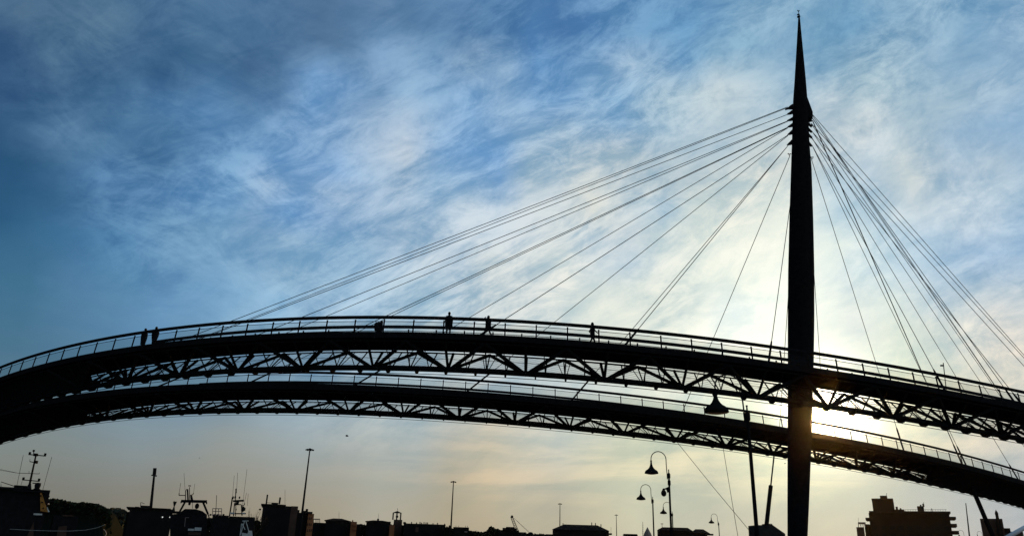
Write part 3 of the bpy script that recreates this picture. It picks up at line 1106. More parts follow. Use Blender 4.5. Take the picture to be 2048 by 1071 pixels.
def block(root, name, x0, x1, yt, Y, depth, m, z0=0.0):
    ym = (yt + 1085) / 2
    a, c = PP(x0, ym, Y), PP(x1, ym, Y)
    zt_ = PP((x0 + x1) / 2, yt, Y).z
    b = MB(); b.prism([(a.x, a.y, z0), (c.x, c.y, z0), (c.x, c.y, zt_), (a.x, a.y, zt_)], nrm() * depth)
    return b.build(name, m, root), a, c, zt_


def pbox(root, name, x0, y0, x1, y1, Y, depth, m):
    """box spanning the photo rectangle x0..x1, y0 (top)..y1 at distance Y"""
    xm, ym = (x0 + x1) / 2, (y0 + y1) / 2
    a, c = PP(x0, ym, Y), PP(x1, ym, Y)
    zt_, zb = PP(xm, y0, Y).z, PP(xm, y1, Y).z
    return MB().prism([(a.x, a.y, zb), (c.x, c.y, zb), (c.x, c.y, zt_), (a.x, a.y, zt_)], nrm() * depth).build(name, m, root)


def windows(root, a, c, Y, zs, n, m=PANE, w=1.2, h=1.4):
    t = (c - a).normalized()
    for z in zs:
        for i in range(n):
            q = a.lerp(c, (i + .5) / n) - nrm() * .06
            q.z = z
            u_ = Vector((0, 0, h))
            MB().prism([q - t * (w / 2), q + t * (w / 2), q + t * (w / 2) + u_, q - t * (w / 2) + u_], nrm() * .12).build("window", m, root)


def aerial(root, x, y0, y1, Y, r=.06, arms=()):
    b = MB(); b.tube([PP(x, y1, Y), PP(x, y0, Y)], r, 5)
    for (ya, w) in arms:
        b.tube([PP(x - w, ya, Y), PP(x + w, ya, Y)], r * .8, 4)
    return b.build("aerial", DARK, root)


def bld(x, Y, label, cat="building"):
    facing(x, Y)
    return thing("building", label, cat, P(x, 1098 + (x - 1024) * .031, Y) * 1.0 + Vector((0, 0, -1.7)), None)


# big stepped apartment block, right
Y = 320
A = bld(1815, Y, "large stepped apartment block with roof tower, right of the mast")
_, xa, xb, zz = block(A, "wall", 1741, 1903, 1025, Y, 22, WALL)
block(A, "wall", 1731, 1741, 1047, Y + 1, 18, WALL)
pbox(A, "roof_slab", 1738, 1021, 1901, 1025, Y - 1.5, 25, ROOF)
for (x0_, y0_, x1_, y1_) in ((1890, 1032, 1912, 1037), (1890, 1046, 1914, 1052), (1731, 1034, 1746, 1039), (1890, 1060, 1918, 1066), (1734, 1048, 1742, 1052)):
    pbox(A, "balcony", x0_, y0_, x1_, y1_, Y - 1, 12, ROOF)
pbox(A, "wall", 1745, 999, 1788, 1021, Y + 4, 12, WALL)
pbox(A, "roof_slab", 1743, 995.5, 1786, 999.5, Y + 3, 14, ROOF)
pbox(A, "penthouse", 1760, 990, 1774, 995.5, Y + 6, 8, WALL)
aerial(A, 1773, 985, 990, Y + 8, .08)
pbox(A, "chimney", 1791.5, 1012, 1796, 1021, Y + 6, 2, ROOF)
pbox(A, "chimney", 1799.5, 1015, 1803, 1021, Y + 6, 2, ROOF)
pbox(A, "parapet", 1789, 1017.5, 1809, 1021, Y + 5, 8, ROOF)
pbox(A, "stair_head", 1835, 1011, 1848, 1021, Y + 6, 5, WALL)
pbox(A, "chimney", 1840, 1008, 1843, 1012, Y + 6, 2, ROOF)
pbox(A, "chimney", 1845, 1006, 1848.5, 1012, Y + 6, 2, ROOF)
aerial(A, 1847.5, 1003, 1010, Y + 7, .08)
pbox(A, "chimney", 1863, 1015.5, 1864.5, 1021, Y + 6, 1, ROOF)
b = MB()
for x in range(1811, 1894, 5):
    b.tube([PP(x, 1021, Y), PP(x, 1017.5, Y)], .05, 4)
b.tube([PP(1810, 1017.7, Y), PP(1893, 1017.7, Y)], .05, 4)
b.build("roof_railing", DARK, A)
windows(A, xa, xb, Y, [2, 5, 8, 11, 14], 9, w=1.8)
N_ = bld(1722, Y - 6, "narrow reddish annex with a pale open loggia, left of apartment block")
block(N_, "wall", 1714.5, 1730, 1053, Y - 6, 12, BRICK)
pbox(N_, "roof_slab", 1716, 1043, 1731, 1045, Y - 6, 10, PINK)
for x in (1717, 1721.5, 1726, 1730):
    pbox(N_, "column", x - .7, 1045, x + .7, 1053, Y - 6, 1, PINK)
aerial(N_, 1716.5, 1034, 1043, Y - 5, .05)
# domed brown building
Y = 260
Bd = bld(1990, Y, "brown building topped by a slender round turret, behind the strut")
block(Bd, "wall", 1964, 2009, 1036, Y, 16, BRICK)
block(Bd, "wall", 2009, 2023, 1055, Y + 1, 14, WALL)
tb = PP(1995, 1036, Y - 1)
s = (PP(1996, 1036, Y) - PP(1995, 1036, Y)).length
MB().lathe((tb.x, tb.y, tb.z - 8), [(6 * s, 0), (6 * s, 6.6), (3.3 * s, 8), (3.2 * s, 8 + 9 * s), (3.8 * s, 8 + 10 * s), (2.6 * s, 8 + 15 * s), (1 * s, 8 + 18 * s), (.3 * s, 8 + 20 * s)], 14).build("turret", WALL, Bd, smooth=True)
windows(Bd, PP(1967, 1050, Y), PP(2005, 1050, Y), Y, [4, 7.5], 4)
block(Bd, "wall", 2022, 2048, 1062, Y + 3, 14, BRICK)
fp = MB(); fp.tube([PP(1941, 1090, 90), PP(1931.5, 1005, 90)], [.10, .05], 6)
tag(fp.build("flagpole", DARK), "bare thin flagpole between the apartment block and the strut", "flagpole")


def hip(root, x0, x1, ye, yr, Y, depth, inset=.2, m=ROOF):
    """sloping roof from eave line ye to ridge line yr"""
    a, c = PP(x0, ye, Y), PP(x1, ye, Y)
    zr = PP((x0 + x1) / 2, yr, Y).z
    a.z = c.z = (a.z + c.z) / 2
    n, t = nrm(), (c - a)
    i = inset
    up = Vector((0, 0, zr - a.z))
    vs = [a - n * .5, c - n * .5, c + n * depth, a + n * depth, a + t * i + n * depth * .4 + up, c - t * i + n * depth * .4 + up]
    return MB().add(vs, [(0, 1, 5, 4), (1, 2, 5), (2, 3, 4, 5), (3, 0, 4), (3, 2, 1, 0)]).build("roof", m, root)


# broad hall and its neighbour
Y = 300
H1 = bld(1158, Y, "broad dark hall with sloping roof ends behind the floodlight masts")
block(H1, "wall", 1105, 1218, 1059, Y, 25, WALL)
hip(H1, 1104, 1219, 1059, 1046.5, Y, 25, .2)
block(H1, "wall", 1092, 1105, 1067, Y + 2, 20, WALL)
pbox(H1, "canopy", 1214, 1065, 1224, 1068, Y - 1, 6, ROOF)
for x, y in ((1126, 1045), (1183.5, 1043.5), (1191, 1044.5), (1202, 1047)):
    pbox(H1, "chimney", x - .8, y, x + .8, y + 8, Y + 9, 1, ROOF)
aerial(H1, 1222, 1053, 1066, Y + 2, .05)
H2 = bld(1368, Y, "dark hipped roof hall behind the dome camera lamp")
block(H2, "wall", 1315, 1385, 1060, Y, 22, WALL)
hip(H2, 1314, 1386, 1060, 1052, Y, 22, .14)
block(H2, "wall", 1385, 1415, 1065, Y + 1, 16, WALL)
hip(H2, 1380, 1420, 1065, 1056, Y + 1, 16, .3)
pbox(H2, "canopy", 1412, 1066, 1427, 1069, Y - 1, 6, ROOF)
pbox(H2, "chimney", 1317, 1056, 1320, 1062, Y + 4, 2, ROOF)
H3 = bld(1260, Y, "small low flat building left of the church spire")
block(H3, "wall", 1247, 1275, 1066.5, Y, 14, WALL)
hip(H3, 1245, 1276, 1068.5, 1066, Y - .5, 15, .3)
ch = thing("church_spire", "pointed pale church spire low between lamp poles", "church", P(1296, 1106, 420) + Vector((0, 0, -1.7)))
pc = PP(1296, 1090, 420)
MB().lathe((pc.x, pc.y, 0), [(2.4, 0), (2.4, PP(1296, 1072, 420).z), (1.9, PP(1296, 1066, 420).z), (.08, PP(1296, 1053, 420).z)], 8).build("spire", PINK, ch)
tm = thing("lattice_aerial", "thin lattice aerial rising left of the church spire", "aerial", P(1286, 1106, 350) + Vector((0, 0, -1.7)))
b = MB(); b.tube([PP(1286, 1100, 350), PP(1285.5, 1042, 350)], [.2, .08], 5)
for y in (1049, 1053, 1057, 1061, 1065):
    b.tube([PP(1284.6, y, 350), PP(1287, y, 350)], .05, 4)
b.build("aerial", DARK, tm)

# centre-left town blocks
Y = 280
C1 = bld(922, Y, "small flat block right of the tall mast and warehouse")
block(C1, "wall", 907, 937.5, 1055, Y, 12, WALL)
pbox(C1, "parapet", 906.5, 1053, 938, 1055.2, Y - .3, 12.6, ROOF)
for x in (912, 917, 931, 935):
    aerial(C1, x, 1050, 1054, Y + 2, .06, ((1051, .9),))
pbox(C1, "window", 929, 1061, 935, 1063.5, Y - .15, .3, PINK)
C2 = bld(848, Y, "long low warehouse with roof vents right of the bell tower")
block(C2, "wall", 806.5, 887, 1046.5, Y, 16, WALL)
pbox(C2, "parapet", 806.5, 1042.5, 811, 1046.5, Y, 12, WALL)
for x, y in ((823, 1042.5), (833, 1043.5), (840, 1042.5), (843, 1044), (848, 1043), (852, 1043.5), (855, 1043.5), (866, 1045), (875, 1044.5)):
    pbox(C2, "roof_vent", x - 1, y, x + 1, 1047.5, Y + 3, 1.2, ROOF)
pbox(C2, "gable", 831, 1053, 837, 1063, Y - .2, .5, BRICK)
for x, y in ((889.5, 1046), (894, 1051), (899, 1049)):
    Ck = thing("silo", {889.5: "narrow bluish silo touching the warehouse's right end", 894: "short silo, middle of the three beside the warehouse", 899: "slim silo nearest the floodlight mast pole"}[x], "silo", P(x, 1094, Y - 3) + Vector((0, 0, -1.7)), "silos beside the warehouse")
    q = PP(x, y, Y - 3)
    MB().lathe((q.x, q.y, 0), [(.33, 0), (.33, q.z - .4), (.12, q.z)], 10).build("shell", WALL, Ck)
facing(794, 290)
Bt = thing("bell_tower", "square bell tower with open belfry and pointed cap", "bell tower", P(794, 1092, Y + 10) + Vector((0, 0, -1.7)))
Yb = Y + 10
pbox(Bt, "wall", 785.5, 1038, 802.5, 1095, Yb, 4, BRICK)
for x in (786.3, 793.8, 801.5):
    pbox(Bt, "belfry_pier", x - 1.5, 1024, x + 1.2, 1038, Yb, .9, WALL)
    pbox(Bt, "belfry_pier", x - 1.5, 1024, x + 1.2, 1038, Yb + 3, .9, WALL)
MB().ball(PP(794, 1032, Yb + 2), .5, 10).build("bell", DARK, Bt)
q0, q1 = PP(785.8, 1024.5, Yb), PP(803, 1024.5, Yb)
q0.z = q1.z
n_ = nrm()
ap = (q0 + q1) / 2 + n_ * 2
ap.z = PP(795, 1020, Yb).z
MB().add([q0 - n_ * .2, q1 - n_ * .2, q1 + n_ * 4.2, q0 + n_ * 4.2, ap], [(0, 1, 4), (1, 2, 4), (2, 3, 4), (3, 0, 4), (3, 2, 1, 0)]).build("roof", ROOF, Bt)
aerial(Bt, 795, 1015, 1021, Yb + 2, .06, ((1017, .8),))
C3 = bld(756, Y, "low dark block just left of the bell tower")
block(C3, "wall", 731, 780, 1041, Y, 14, WALL)
hip(C3, 730, 781, 1042, 1038.5, Y, 14, .3)
aerial(C3, 757, 1026, 1040, Y + 3, .04)
pbox(C3, "chimney", 754, 1036, 758, 1042, Y + 4, 1, ROOF)
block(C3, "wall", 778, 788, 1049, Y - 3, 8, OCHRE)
C4 = bld(680, Y, "low gabled block with a small orange end wall")
block(C4, "wall", 649, 700, 1040, Y, 16, WALL)
hip(C4, 648, 701, 1040, 1034.5, Y, 16, .33)
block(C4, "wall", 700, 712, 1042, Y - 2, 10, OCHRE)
pbox(C4, "balcony", 706, 1047, 713, 1050, Y - 3, 3, OCHRE)
pbox(C4, "balcony", 706, 1056, 713, 1059, Y - 3, 3, OCHRE)
pbox(C4, "chimney", 704, 1039, 706.5, 1044, Y, 1, OCHRE)
aerial(C4, 678, 1023, 1036, Y + 5, .05)
block(C4, "wall", 712, 722, 1047, Y, 10, WALL)
pg = thing("roof_frame", "open pergola frame on the low roof left of gabled block", "pergola", P(633, 1045, Y))
b = MB()
for x in (627, 632, 636, 639.5):
    b.tube([PP(x, 1052, Y), PP(x, 1037, Y)], .1, 4)
b.bar(PP(625.5, 1037, Y), PP(640, 1037, Y), .3, .3)
b.build("frame", DARK, pg)
C6 = bld(637, Y, "very low dark building under the pergola frame")
block(C6, "wall", 624, 650, 1044, Y + 1, 10, WALL)
Y = 230
C5 = bld(556, Y, "flat roofed block with two roof antennas below the tallest floodlight mast")
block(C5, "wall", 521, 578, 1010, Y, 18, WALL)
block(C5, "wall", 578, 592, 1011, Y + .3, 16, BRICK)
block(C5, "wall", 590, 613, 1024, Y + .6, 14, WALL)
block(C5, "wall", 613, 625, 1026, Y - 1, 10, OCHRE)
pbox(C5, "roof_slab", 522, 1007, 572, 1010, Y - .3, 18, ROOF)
pbox(C5, "roof_slab", 611, 1022, 625, 1026, Y - 1.5, 11, ROOF)
for x0_, y0_, x1_ in ((593.5, 1018.5, 599), (603, 1020, 611), (611.5, 1016.5, 616)):
    pbox(C5, "chimney", x0_, y0_, x1_, 1025, Y + 3, 2, ROOF)
b = MB(); b.bar(PP(532.5, 1007, Y + 3), PP(535, 988, Y + 3), .35, .35); b.build("roof_antenna", DARK, C5)
b = MB(); b.bar(PP(558.5, 1007, Y + 3), PP(560.5, 993.5, Y + 3), .4, .4); b.build("roof_antenna", DARK, C5)
b = MB(); b.tube([PP(534, 1004, Y + 3), PP(559, 1006, Y + 3)], .06, 4); b.build("roof_rail", DARK, C5)
pbox(C5, "parapet", 543, 1004, 556, 1007, Y + 2, 6, ROOF)
aerial(C5, 570, 978, 1007, Y + 4, .04)
pbox(C5, "side_lamp", 518, 1016, 522, 1019, Y + 1, 1, DARK)
for x in (614.5, 618, 621.5):
    for y in (1033, 1045, 1057):
        pbox(C5, "window", x, y, x + 1.6, y + 5, Y - 1.08, .3, PANE)

# far-left harbour building with phone mast
Y = 190
D1 = bld(300, Y, "wide dark harbour building with stepped flat roof below the phone mast")
block(D1, "wall", 253, 341, 1015.5, Y, 18, WALL)
pbox(D1, "roof_slab", 252.5, 1014, 342, 1016, Y - .5, 19, ROOF)
pbox(D1, "parapet", 281, 1010, 304, 1014, Y + 3, 6, ROOF)
pbox(D1, "parapet", 270, 1012, 279, 1014, Y + 3, 5, ROOF)
pbox(D1, "canopy", 341, 1021, 362, 1024, Y - 1, 8, ROOF)
pbox(D1, "chimney", 265, 1012.5, 267, 1015, Y + 2, 1, ROOF)
block(D1, "wall", 248, 254, 1022, Y + 2, 12, WALL)
b = MB(); b.tube([PP(281, 1012, Y + 3), PP(281.5, 1003.5, Y + 3), PP(284.5, 1004, Y + 3)], .07, 5); b.bar(PP(284, 1004.5, Y + 3), PP(289, 1006, Y + 3), .15, .1); b.build("crane_arm", DARK, D1)
for x in (325, 340):
    MB().ball(PP(x, 1033, Y - .3), .16, 8).build("wall_lamp", mat("lamp glow", (.9, .9, .9), emis=(.75, .78, .72)), D1)
facing(300, Y)
pm = thing("phone_mast", "leaning looking phone mast with panel antennas above the harbour building", "phone mast", P(298, 1076, Y + 12) + Vector((0, 0, -1.7)))
pb, pt = PP(297, 1060, Y + 12), PP(308.5, 946, Y + 12)
pt.x = lerp(pb.x, pt.x, .98)
MB().tube([pb, pt], [.45, .25], 10).build("pole", DARK, pm)
for dxp in (-2.3, 0, 2.4):
    MB().bar(PP(308.5 + dxp, 949, Y + 12), PP(309.8 + dxp, 935, Y + 12), .22, .22).build("antenna_panel", DARK, pm)
b = MB(); b.bar(PP(304.3, 949, Y + 12), PP(312.5, 951, Y + 12), .25, .3)
b.ball(PP(304, 949.3, Y + 12), .2, 6); b.ball(PP(312.5, 950.7, Y + 12), .2, 6)
b.build("platform", DARK, pm)
hg = thing("signal_cone", "hourglass shaped harbour signal right of the dark building", "signal", P(348, 1020, Y - 20))
ctr = PP(348.3, 1012, Y - 20)
MB().lathe(tuple(ctr), [(.38, -1.05), (.36, -1.0), (.1, 0), (.38, .95), (.38, 1.05)], 12).build("cones", DARK, hg)
MB().tube([PP(347.5, 1080, Y - 20), PP(348.5, 1000, Y - 20)], [.1, .03], 6).build("pole", DARK, hg)

# excavator-like harbour crane
Y = 260
facing(1050, Y)
cr = thing("harbour_crane", "small lattice boom crane leaning left on the quay", "crane", P(1050, 1098, Y) + Vector((0, 0, -1.7)))
b = MB()
p0a, p1a = PP(1036, 1066, Y), PP(1023.5, 1033, Y)
for ox in (-.35, .35):
    for oy in (-.35, .35):
        o_ = Vector((ox, oy, 0))
        b.tube([p0a + o_ * 1.6, p1a + o_], .07, 4)
for i in range(9):
    q = p0a.lerp(p1a, i / 9); r_ = p0a.lerp(p1a, (i + 1) / 9)
    b.tube([q + Vector((-.5, -.4, 0)), r_ + Vector((.45, -.4, 0))], .05, 4)
    b.tube([q + Vector((.5, .4, 0)), r_ + Vector((-.45, .4, 0))], .05, 4)
    b.tube([q + Vector((.5, -.4, 0)), r_ + Vector((-.45, -.4, 0))], .05, 4)
b.build("boom", DARK, cr)
MB().ball(PP(1024, 1032, Y), .45, 8).build("boom_head", DARK, cr)
for ye in (1062, 1064):
    MB().tube([PP(1027, 1034, Y), PP(1058, ye, Y + 1)], .035, 4).build("hoist_rope", CABLE, cr)
pbox(cr, "cab", 1036, 1063, 1052, 1100, Y, 4, BOATB)
MB().lathe(tuple(PP(1061, 1068, Y)), [(1.1, -.6), (1.0, .2), (.6, .7), (.2, .8)], 12).build("winch_drum", DARK, cr)
pbox(cr, "platform", 1050, 1067, 1078, 1100, Y + 1, 4, BOATB)
S1 = bld(1018, Y, "low shed with a raised roof just left of the crane")
block(S1, "wall", 997, 1038, 1059, Y + 6, 12, WALL)
pbox(S1, "roof_slab", 1012, 1052.5, 1029, 1055, Y + 6, 8, ROOF)
pbox(S1, "roof_slab", 1005, 1054.5, 1034, 1059, Y + 5.5, 10, ROOF)
S2 = bld(1095, Y, "flat sliver of low roof between crane and broad hall")
block(S2, "wall", 1092, 1104, 1067.5, Y + 3, 8, WALL)


# ------------------------------------------------------------------ hills, woods and the bare tree
def wood(name, label, prof, Y, dep, kind, m, size):
    b = MB()
    for i in range(len(prof) - 1):
        (x0_, y0_), (x1_, y1_) = prof[i], prof[i + 1]
        n = max(3, int((x1_ - x0_) * 16))
        for _ in range(n):
            t = random.random()
            x, yt = lerp(x0_, x1_, t), lerp(y0_, y1_, t)
            yb_ = 1098 + (x - 1024) * .031 - 4
            f = random.random() ** 1.6
            y = lerp(yt + random.uniform(-.6, 1.0), yb_, f)
            c = P(x, y, Y + random.uniform(0, dep))
            d1 = Vector((random.gauss(0, 1), random.gauss(0, 1), random.gauss(0, 1))).normalized() * size * random.uniform(.6, 1.3)
            d2 = d1.cross(Vector((random.gauss(0, 1), random.gauss(0, 1), random.gauss(0, 1)))).normalized() * size
            b.add([c - d1, c + d2, c + d1, c - d2], [(0, 1, 2, 3)])
    o = b.build(name, m)
    o["kind"] = kind
    return o


def hill(name, prof, Y, dep):
    b = MB()
    rg = []
    for x, y in prof:
        t = P(x, y, Y + dep * .5)
        rg.append([Vector((P(x, y, Y).x, Y, -1)), Vector((t.x, Y + dep * .3, t.z - .8)), Vector((t.x, Y + dep * .6, t.z - .8)), Vector((t.x, Y + dep, -1))])
    b.sweep(rg)
    return structure(b.build(name, SOIL))


pr = [(92, 1000), (105, 998), (118, 999), (130, 1001), (142, 1005), (156, 1006), (170, 1005.5), (182, 1007), (196, 1009), (206, 1014), (214, 1018), (222, 1026)]
hill("hill", pr, 420, 60)
wood("wooded_hillside", "", pr, 430, 25, "stuff", LEAF, 1.1)
pr2 = [(214, 1020), (222, 1016.5), (232, 1017), (242, 1018), (252, 1022), (258, 1028)]
hill("hill", pr2, 700, 60)
wood("distant_wood", "", pr2, 705, 25, "stuff", mat("distant foliage", (.05, .06, .045), .9, spec=.02), 1.6)
pr3 = [(936, 1070), (950, 1067), (965, 1066), (975, 1063), (978, 1057), (982, 1053), (986, 1055), (990, 1057), (996, 1059), (1002, 1064), (1010, 1068)]
wood("quayside_shrubs", "", pr3, 300, 10, "stuff", LEAF, .7)

wood("town_trees", "", [(405, 1040), (440, 1034), (470, 1040), (500, 1039), (520, 1044)], 226, 3, "stuff", LEAF, .6)
wood("town_trees", "", [(592, 1052), (612, 1048), (640, 1054), (655, 1050), (700, 1053), (722, 1049), (730, 1052), (770, 1050), (806, 1052), (830, 1056), (880, 1054), (905, 1058), (940, 1063), (1000, 1068), (1092, 1070)], 300, 4, "stuff", LEAF, .8)
bt_ = thing("bare_tree", "leafless winter tree between the mast crowded boat and flat roofed block", "tree", P(507, 1083, 215) + Vector((0, 0, -1.7)))
tb_ = P(507, 1083, 215); tb_.z = 0
rt = random.Random(3)
trunk, tw = MB(), MB()
ztop = P(507, 1008, 215).z
trunk.tube([tb_, tb_ + Vector((.1, 0, 2.2)), tb_ + Vector((0, .1, 4.2))], [.34, .26, .2], 8)


def limb(p, d, ln, r, dep):
    q = p + d * ln
    tw.tube([p, p.lerp(q, .5) + Vector((rt.uniform(-.1, .1), 0, .08)), q], [r, r * .8, r * .55], 5)
    if dep == 0:
        return
    for _ in range(3 if dep > 1 else 4):
        nd = (d + Vector((rt.uniform(-.75, .75), rt.uniform(-.75, .75), rt.uniform(-.15, .6)))).normalized()
        limb(p.lerp(q, rt.uniform(.55, 1)), nd, ln * rt.uniform(.55, .8), r * .55, dep - 1)


for k in range(6):
    a = k * 1.05
    limb(tb_ + Vector((0, 0, 3.2 + k * .18)), Vector((math.cos(a) * .75, math.sin(a) * .75, .8)).normalized(), ztop * .26, .12, 3)
trunk.build("trunk", BARK, bt_)
tw.build("crown", BARK, bt_)

# ------------------------------------------------------------------ boats
def hull(root, xc, Y, L_, W_, h, m):
    """a boat hull with raked bow, floating in the water, lying across the view"""
    c = PP(xc, 1090, Y)
    n = nrm()
    t_ = Vector((n.y, -n.x, 0))
    b = MB()
    rg = []
    for i in range(13):
        t = i / 12
        q = c + t_ * (-L_ / 2 + L_ * t)
        w = W_ / 2 * (1 - abs(2 * t - 1) ** 3 * .9)
        sh = h * (.75 + .45 * t ** 2)
        rg.append([Vector((q.x, q.y, 0)) + n * k + Vector((0, 0, z)) for k, z in ((-w, -1.5 + sh), (-w * .8, -1.6), (0, -2.1), (w * .8, -1.6), (w, -1.5 + sh))])
    b.sweep(rg)
    return b.build("hull", m, root)


def rod(root, name, pts, Y, r, m=DARK):
    return MB().tube([PP(x, y, Y) for x, y in pts], r, 5).build(name, m, root)


# trawler at the far left
Y = 75
facing(40, Y)
T1 = thing("fishing_boat", "big dark trawler with a crossbarred mast and orange-lit funnel panel", "boat", P(50, 1150, Y))
hull(T1, 40, Y + 3, 22, 6, 2.2, BOATB)
pbox(T1, "wheelhouse", -40, 975, 86, 1110, Y, 4.5, BOATB)
pbox(T1, "wheelhouse_roof", -45, 972, 46, 976, Y - .4, 5.2, BOATB)
pbox(T1, "wheelhouse_roof", 26, 980, 91, 982.5, Y - .4, 5.2, BOATB)
pbox(T1, "roof_box", 27, 969.5, 53, 981, Y + .5, 2.5, BOATB)
q = [(80, 983), (83, 983), (96, 1023), (81, 1021)]
MB().prism([PP(x, y, Y - .25) for x, y in q], nrm() * .2).build("funnel_panel", ORANGE_LIT, T1)
for x, y in ((81.8, 990.5), (84, 1003.5), (86.5, 1015)):
    MB().lathe(tuple(PP(x, y, Y - .36)), [(.06, -.06), (.07, 0), (.06, .06)], 10).build("port_hole", DARK, T1)
q = [(93.5, 1013), (95, 1013), (99.5, 1022.5), (96, 1023)]
MB().prism([PP(x, y, Y - .25) for x, y in q], nrm() * .2).build("pale_panel", BOATW, T1)
b = MB(); b.ball(PP(97, 1006.8, Y - .3), .08, 8); b.build("lamp", BOATW, T1)
q = [(80, 982), (100, 991), (96, 997), (86, 1000)]
MB().prism([PP(x, y, Y + .4) for x, y in q], nrm() * 2).build("side_roof", BOATB, T1)
pbox(T1, "deck_roof", 88, 1000, 108, 1003, Y + .3, 3, BOATB)
pbox(T1, "light_strip", 67, 1025.5, 84.5, 1029, Y - .15, .1, BOATW)
MB().prism([PP(x, y, Y - .3) for x, y in ((66, 1045), (68, 1042), (67, 1075), (52, 1075))], nrm() * .2).build("ladder_panel", BRICK, T1)
MB().prism([PP(x, y, Y - .3) for x, y in ((117, 1052), (134, 1050), (132, 1076), (112, 1076))], nrm() * .2).build("ladder_panel", BRICK, T1)
pbox(T1, "deckhouse", 100, 1030, 150, 1100, Y, 3.5, BOATB)
pbox(T1, "light_strip", 125, 1029, 147, 1031.5, Y - .15, .1, BRICK)
rod(T1, "mast", [(57, 977), (72.5, 906)], Y, [.11, .07])
MB().lathe(tuple(PP(57.5, 975.5, Y)), [(.26, -.1), (.1, .45)], 8).build("mast_foot", BOATB, T1)
for (xa_, ya_, xb_, yb_, r_) in ((58.5, 908, 91.5, 911, .05), (59.5, 922, 74, 924.5, .04), (38, 945, 78.5, 946.5, .025), (46.5, 958.5, 79, 961.5, .045)):
    rod(T1, "crossbar", [(xa_, ya_), (xb_, yb_)], Y, r_)
for x, y in ((59.5, 906), (90.3, 908.5), (46.8, 956.5), (78, 958.8)):
    MB().lathe(tuple(PP(x, y, Y)), [(.09, -.14), (.11, 0), (.10, .14)], 8).build("deck_light", DARK, T1)
b = MB(); b.ball(PP(67.5, 900.5, Y), .12, 8, 1, 1, .9); b.tube([PP(67.3, 908, Y), PP(67.5, 901, Y)], .04, 5); b.build("mast_light", DARK, T1)
b = MB(); b.box(tuple(PP(70, 909, Y) - Vector((.1, .1, .1))), tuple(PP(73.5, 906, Y) + Vector((.1, .1, 0)))); b.box(tuple(PP(70.5, 926, Y) - Vector((0, .1, 0))), tuple(PP(75.5, 920.5, Y) + Vector((0, .1, 0)))); b.build("horn", DARK, T1)
rod(T1, "whip_aerial", [(34, 969), (46.5, 909)], Y, .018)
rod(T1, "whip_aerial", [(85.5, 979), (103.5, 913)], Y, .018)
rod(T1, "whip_aerial", [(42, 969), (44.5, 961)], Y, .015)
rod(T1, "whip_aerial", [(59.5, 922), (60, 917)], Y, .02)
rod(T1, "whip_aerial", [(58, 946), (58, 941)], Y, .02)
rod(T1, "whip_aerial", [(78.3, 947), (78.8, 944)], Y, .02)
MB().lathe(tuple(PP(73.5, 977.5, Y)), [(.34, -.02), (.2, .1), (.24, .2), (.27, .4), (.2, .58), (.06, .62)], 12).build("radar_dome", BOATB, T1, smooth=True)
b = MB(); b.bar(PP(65, 965, Y), PP(82.5, 966.2, Y), .08, .09); b.tube([PP(73.5, 970, Y), PP(73.5, 965.5, Y)], .05, 5); b.build("radar_bar", DARK, T1)
for ya in (938, 941):
    rod(T1, "stay_rope", [(-20, ya - 5), (38, 945.5)], Y, .014)
rod(T1, "roof_rail", [(2, 973), (2, 962.5), (28, 971)], Y, .035)
rp_ = MB(); rp_.tube([P(x, y, 66) for x, y in ((20, 1057), (60, 1059.2), (100, 1060.5), (140, 1060.8), (170, 1059), (195, 1054), (210, 1048))], .022, 6)
tag(rp_.build("mooring_rope", ROPE), "pale sagging mooring rope in front of the dark trawler", "rope", "mooring ropes")
rp_ = MB(); rp_.tube([P(x, y, 64) for x, y in ((205, 1078), (210, 1072), (213, 1066), (211, 1061), (207, 1057))], .022, 6)
tag(rp_.build("mooring_rope", ROPE), "short pale rope curling up below the longer mooring rope", "rope", "mooring ropes")

# trawler with stern gantry
Y = 110
facing(390, Y)
T2 = thing("fishing_boat", "trawler with a stern gantry frame and white deck boxes", "boat", P(395, 1125, Y))
hull(T2, 390, Y + 3, 16, 5, 2.0, BOATB)
for pts, r_ in ((((362, 1001), (414, 1002)), .2), (((370.5, 1002), (355, 1030)), .14), (((406, 1003), (416, 1027)), .14), (((416, 1027), (431, 1073)), .08)):
    rod(T2, "gantry_beam", pts, Y, r_)
MB().tube([PP(364.5, 1000, Y), PP(362, 1002.5, Y), PP(362.5, 1005, Y)], .1, 6).build("gantry_hook", DARK, T2)
MB().tube([PP(411, 1002, Y), PP(413.5, 1004, Y), PP(413, 1007, Y)], .1, 6).build("gantry_hook", DARK, T2)
q = [(356, 1026), (370, 1016.5), (392, 1017), (405, 1021), (414, 1028), (414, 1100), (340, 1100), (340, 1028)]
MB().prism([PP(x, y, Y + 1) for x, y in q], nrm() * 3).build("wheelhouse", BOATB, T2)
for x, y, r_ in ((394, 1011, .33), (379, 1006, .2)):
    MB().ball(PP(x, y, Y), r_, 10, .9, .9, 1.2).build("pulley", DARK, T2)
for pts, r_ in ((((371, 1002), (371, 980), (374, 977)), .06), (((376, 1000), (375, 977)), .11), (((379, 999), (379, 973)), .05), (((383, 1000), (382, 988)), .13), (((386, 1002), (383, 990)), .09), (((358, 989.5), (371, 989.5)), .06), (((358, 989.5), (358.3, 985)), .06),
               (((385, 989), (387, 985)), .06)):
    rod(T2, "mast", pts, Y, r_)
pbox(T2, "mast_light", 376.5, 969.5, 382, 971.2, Y, .3, DARK)
rod(T2, "whip_aerial", [(358.3, 985), (361.5, 965)], Y, .025)
rod(T2, "whip_aerial", [(370, 979), (368, 945)], Y, .02)
rod(T2, "whip_aerial", [(387, 986), (389.5, 966)], Y, .018)
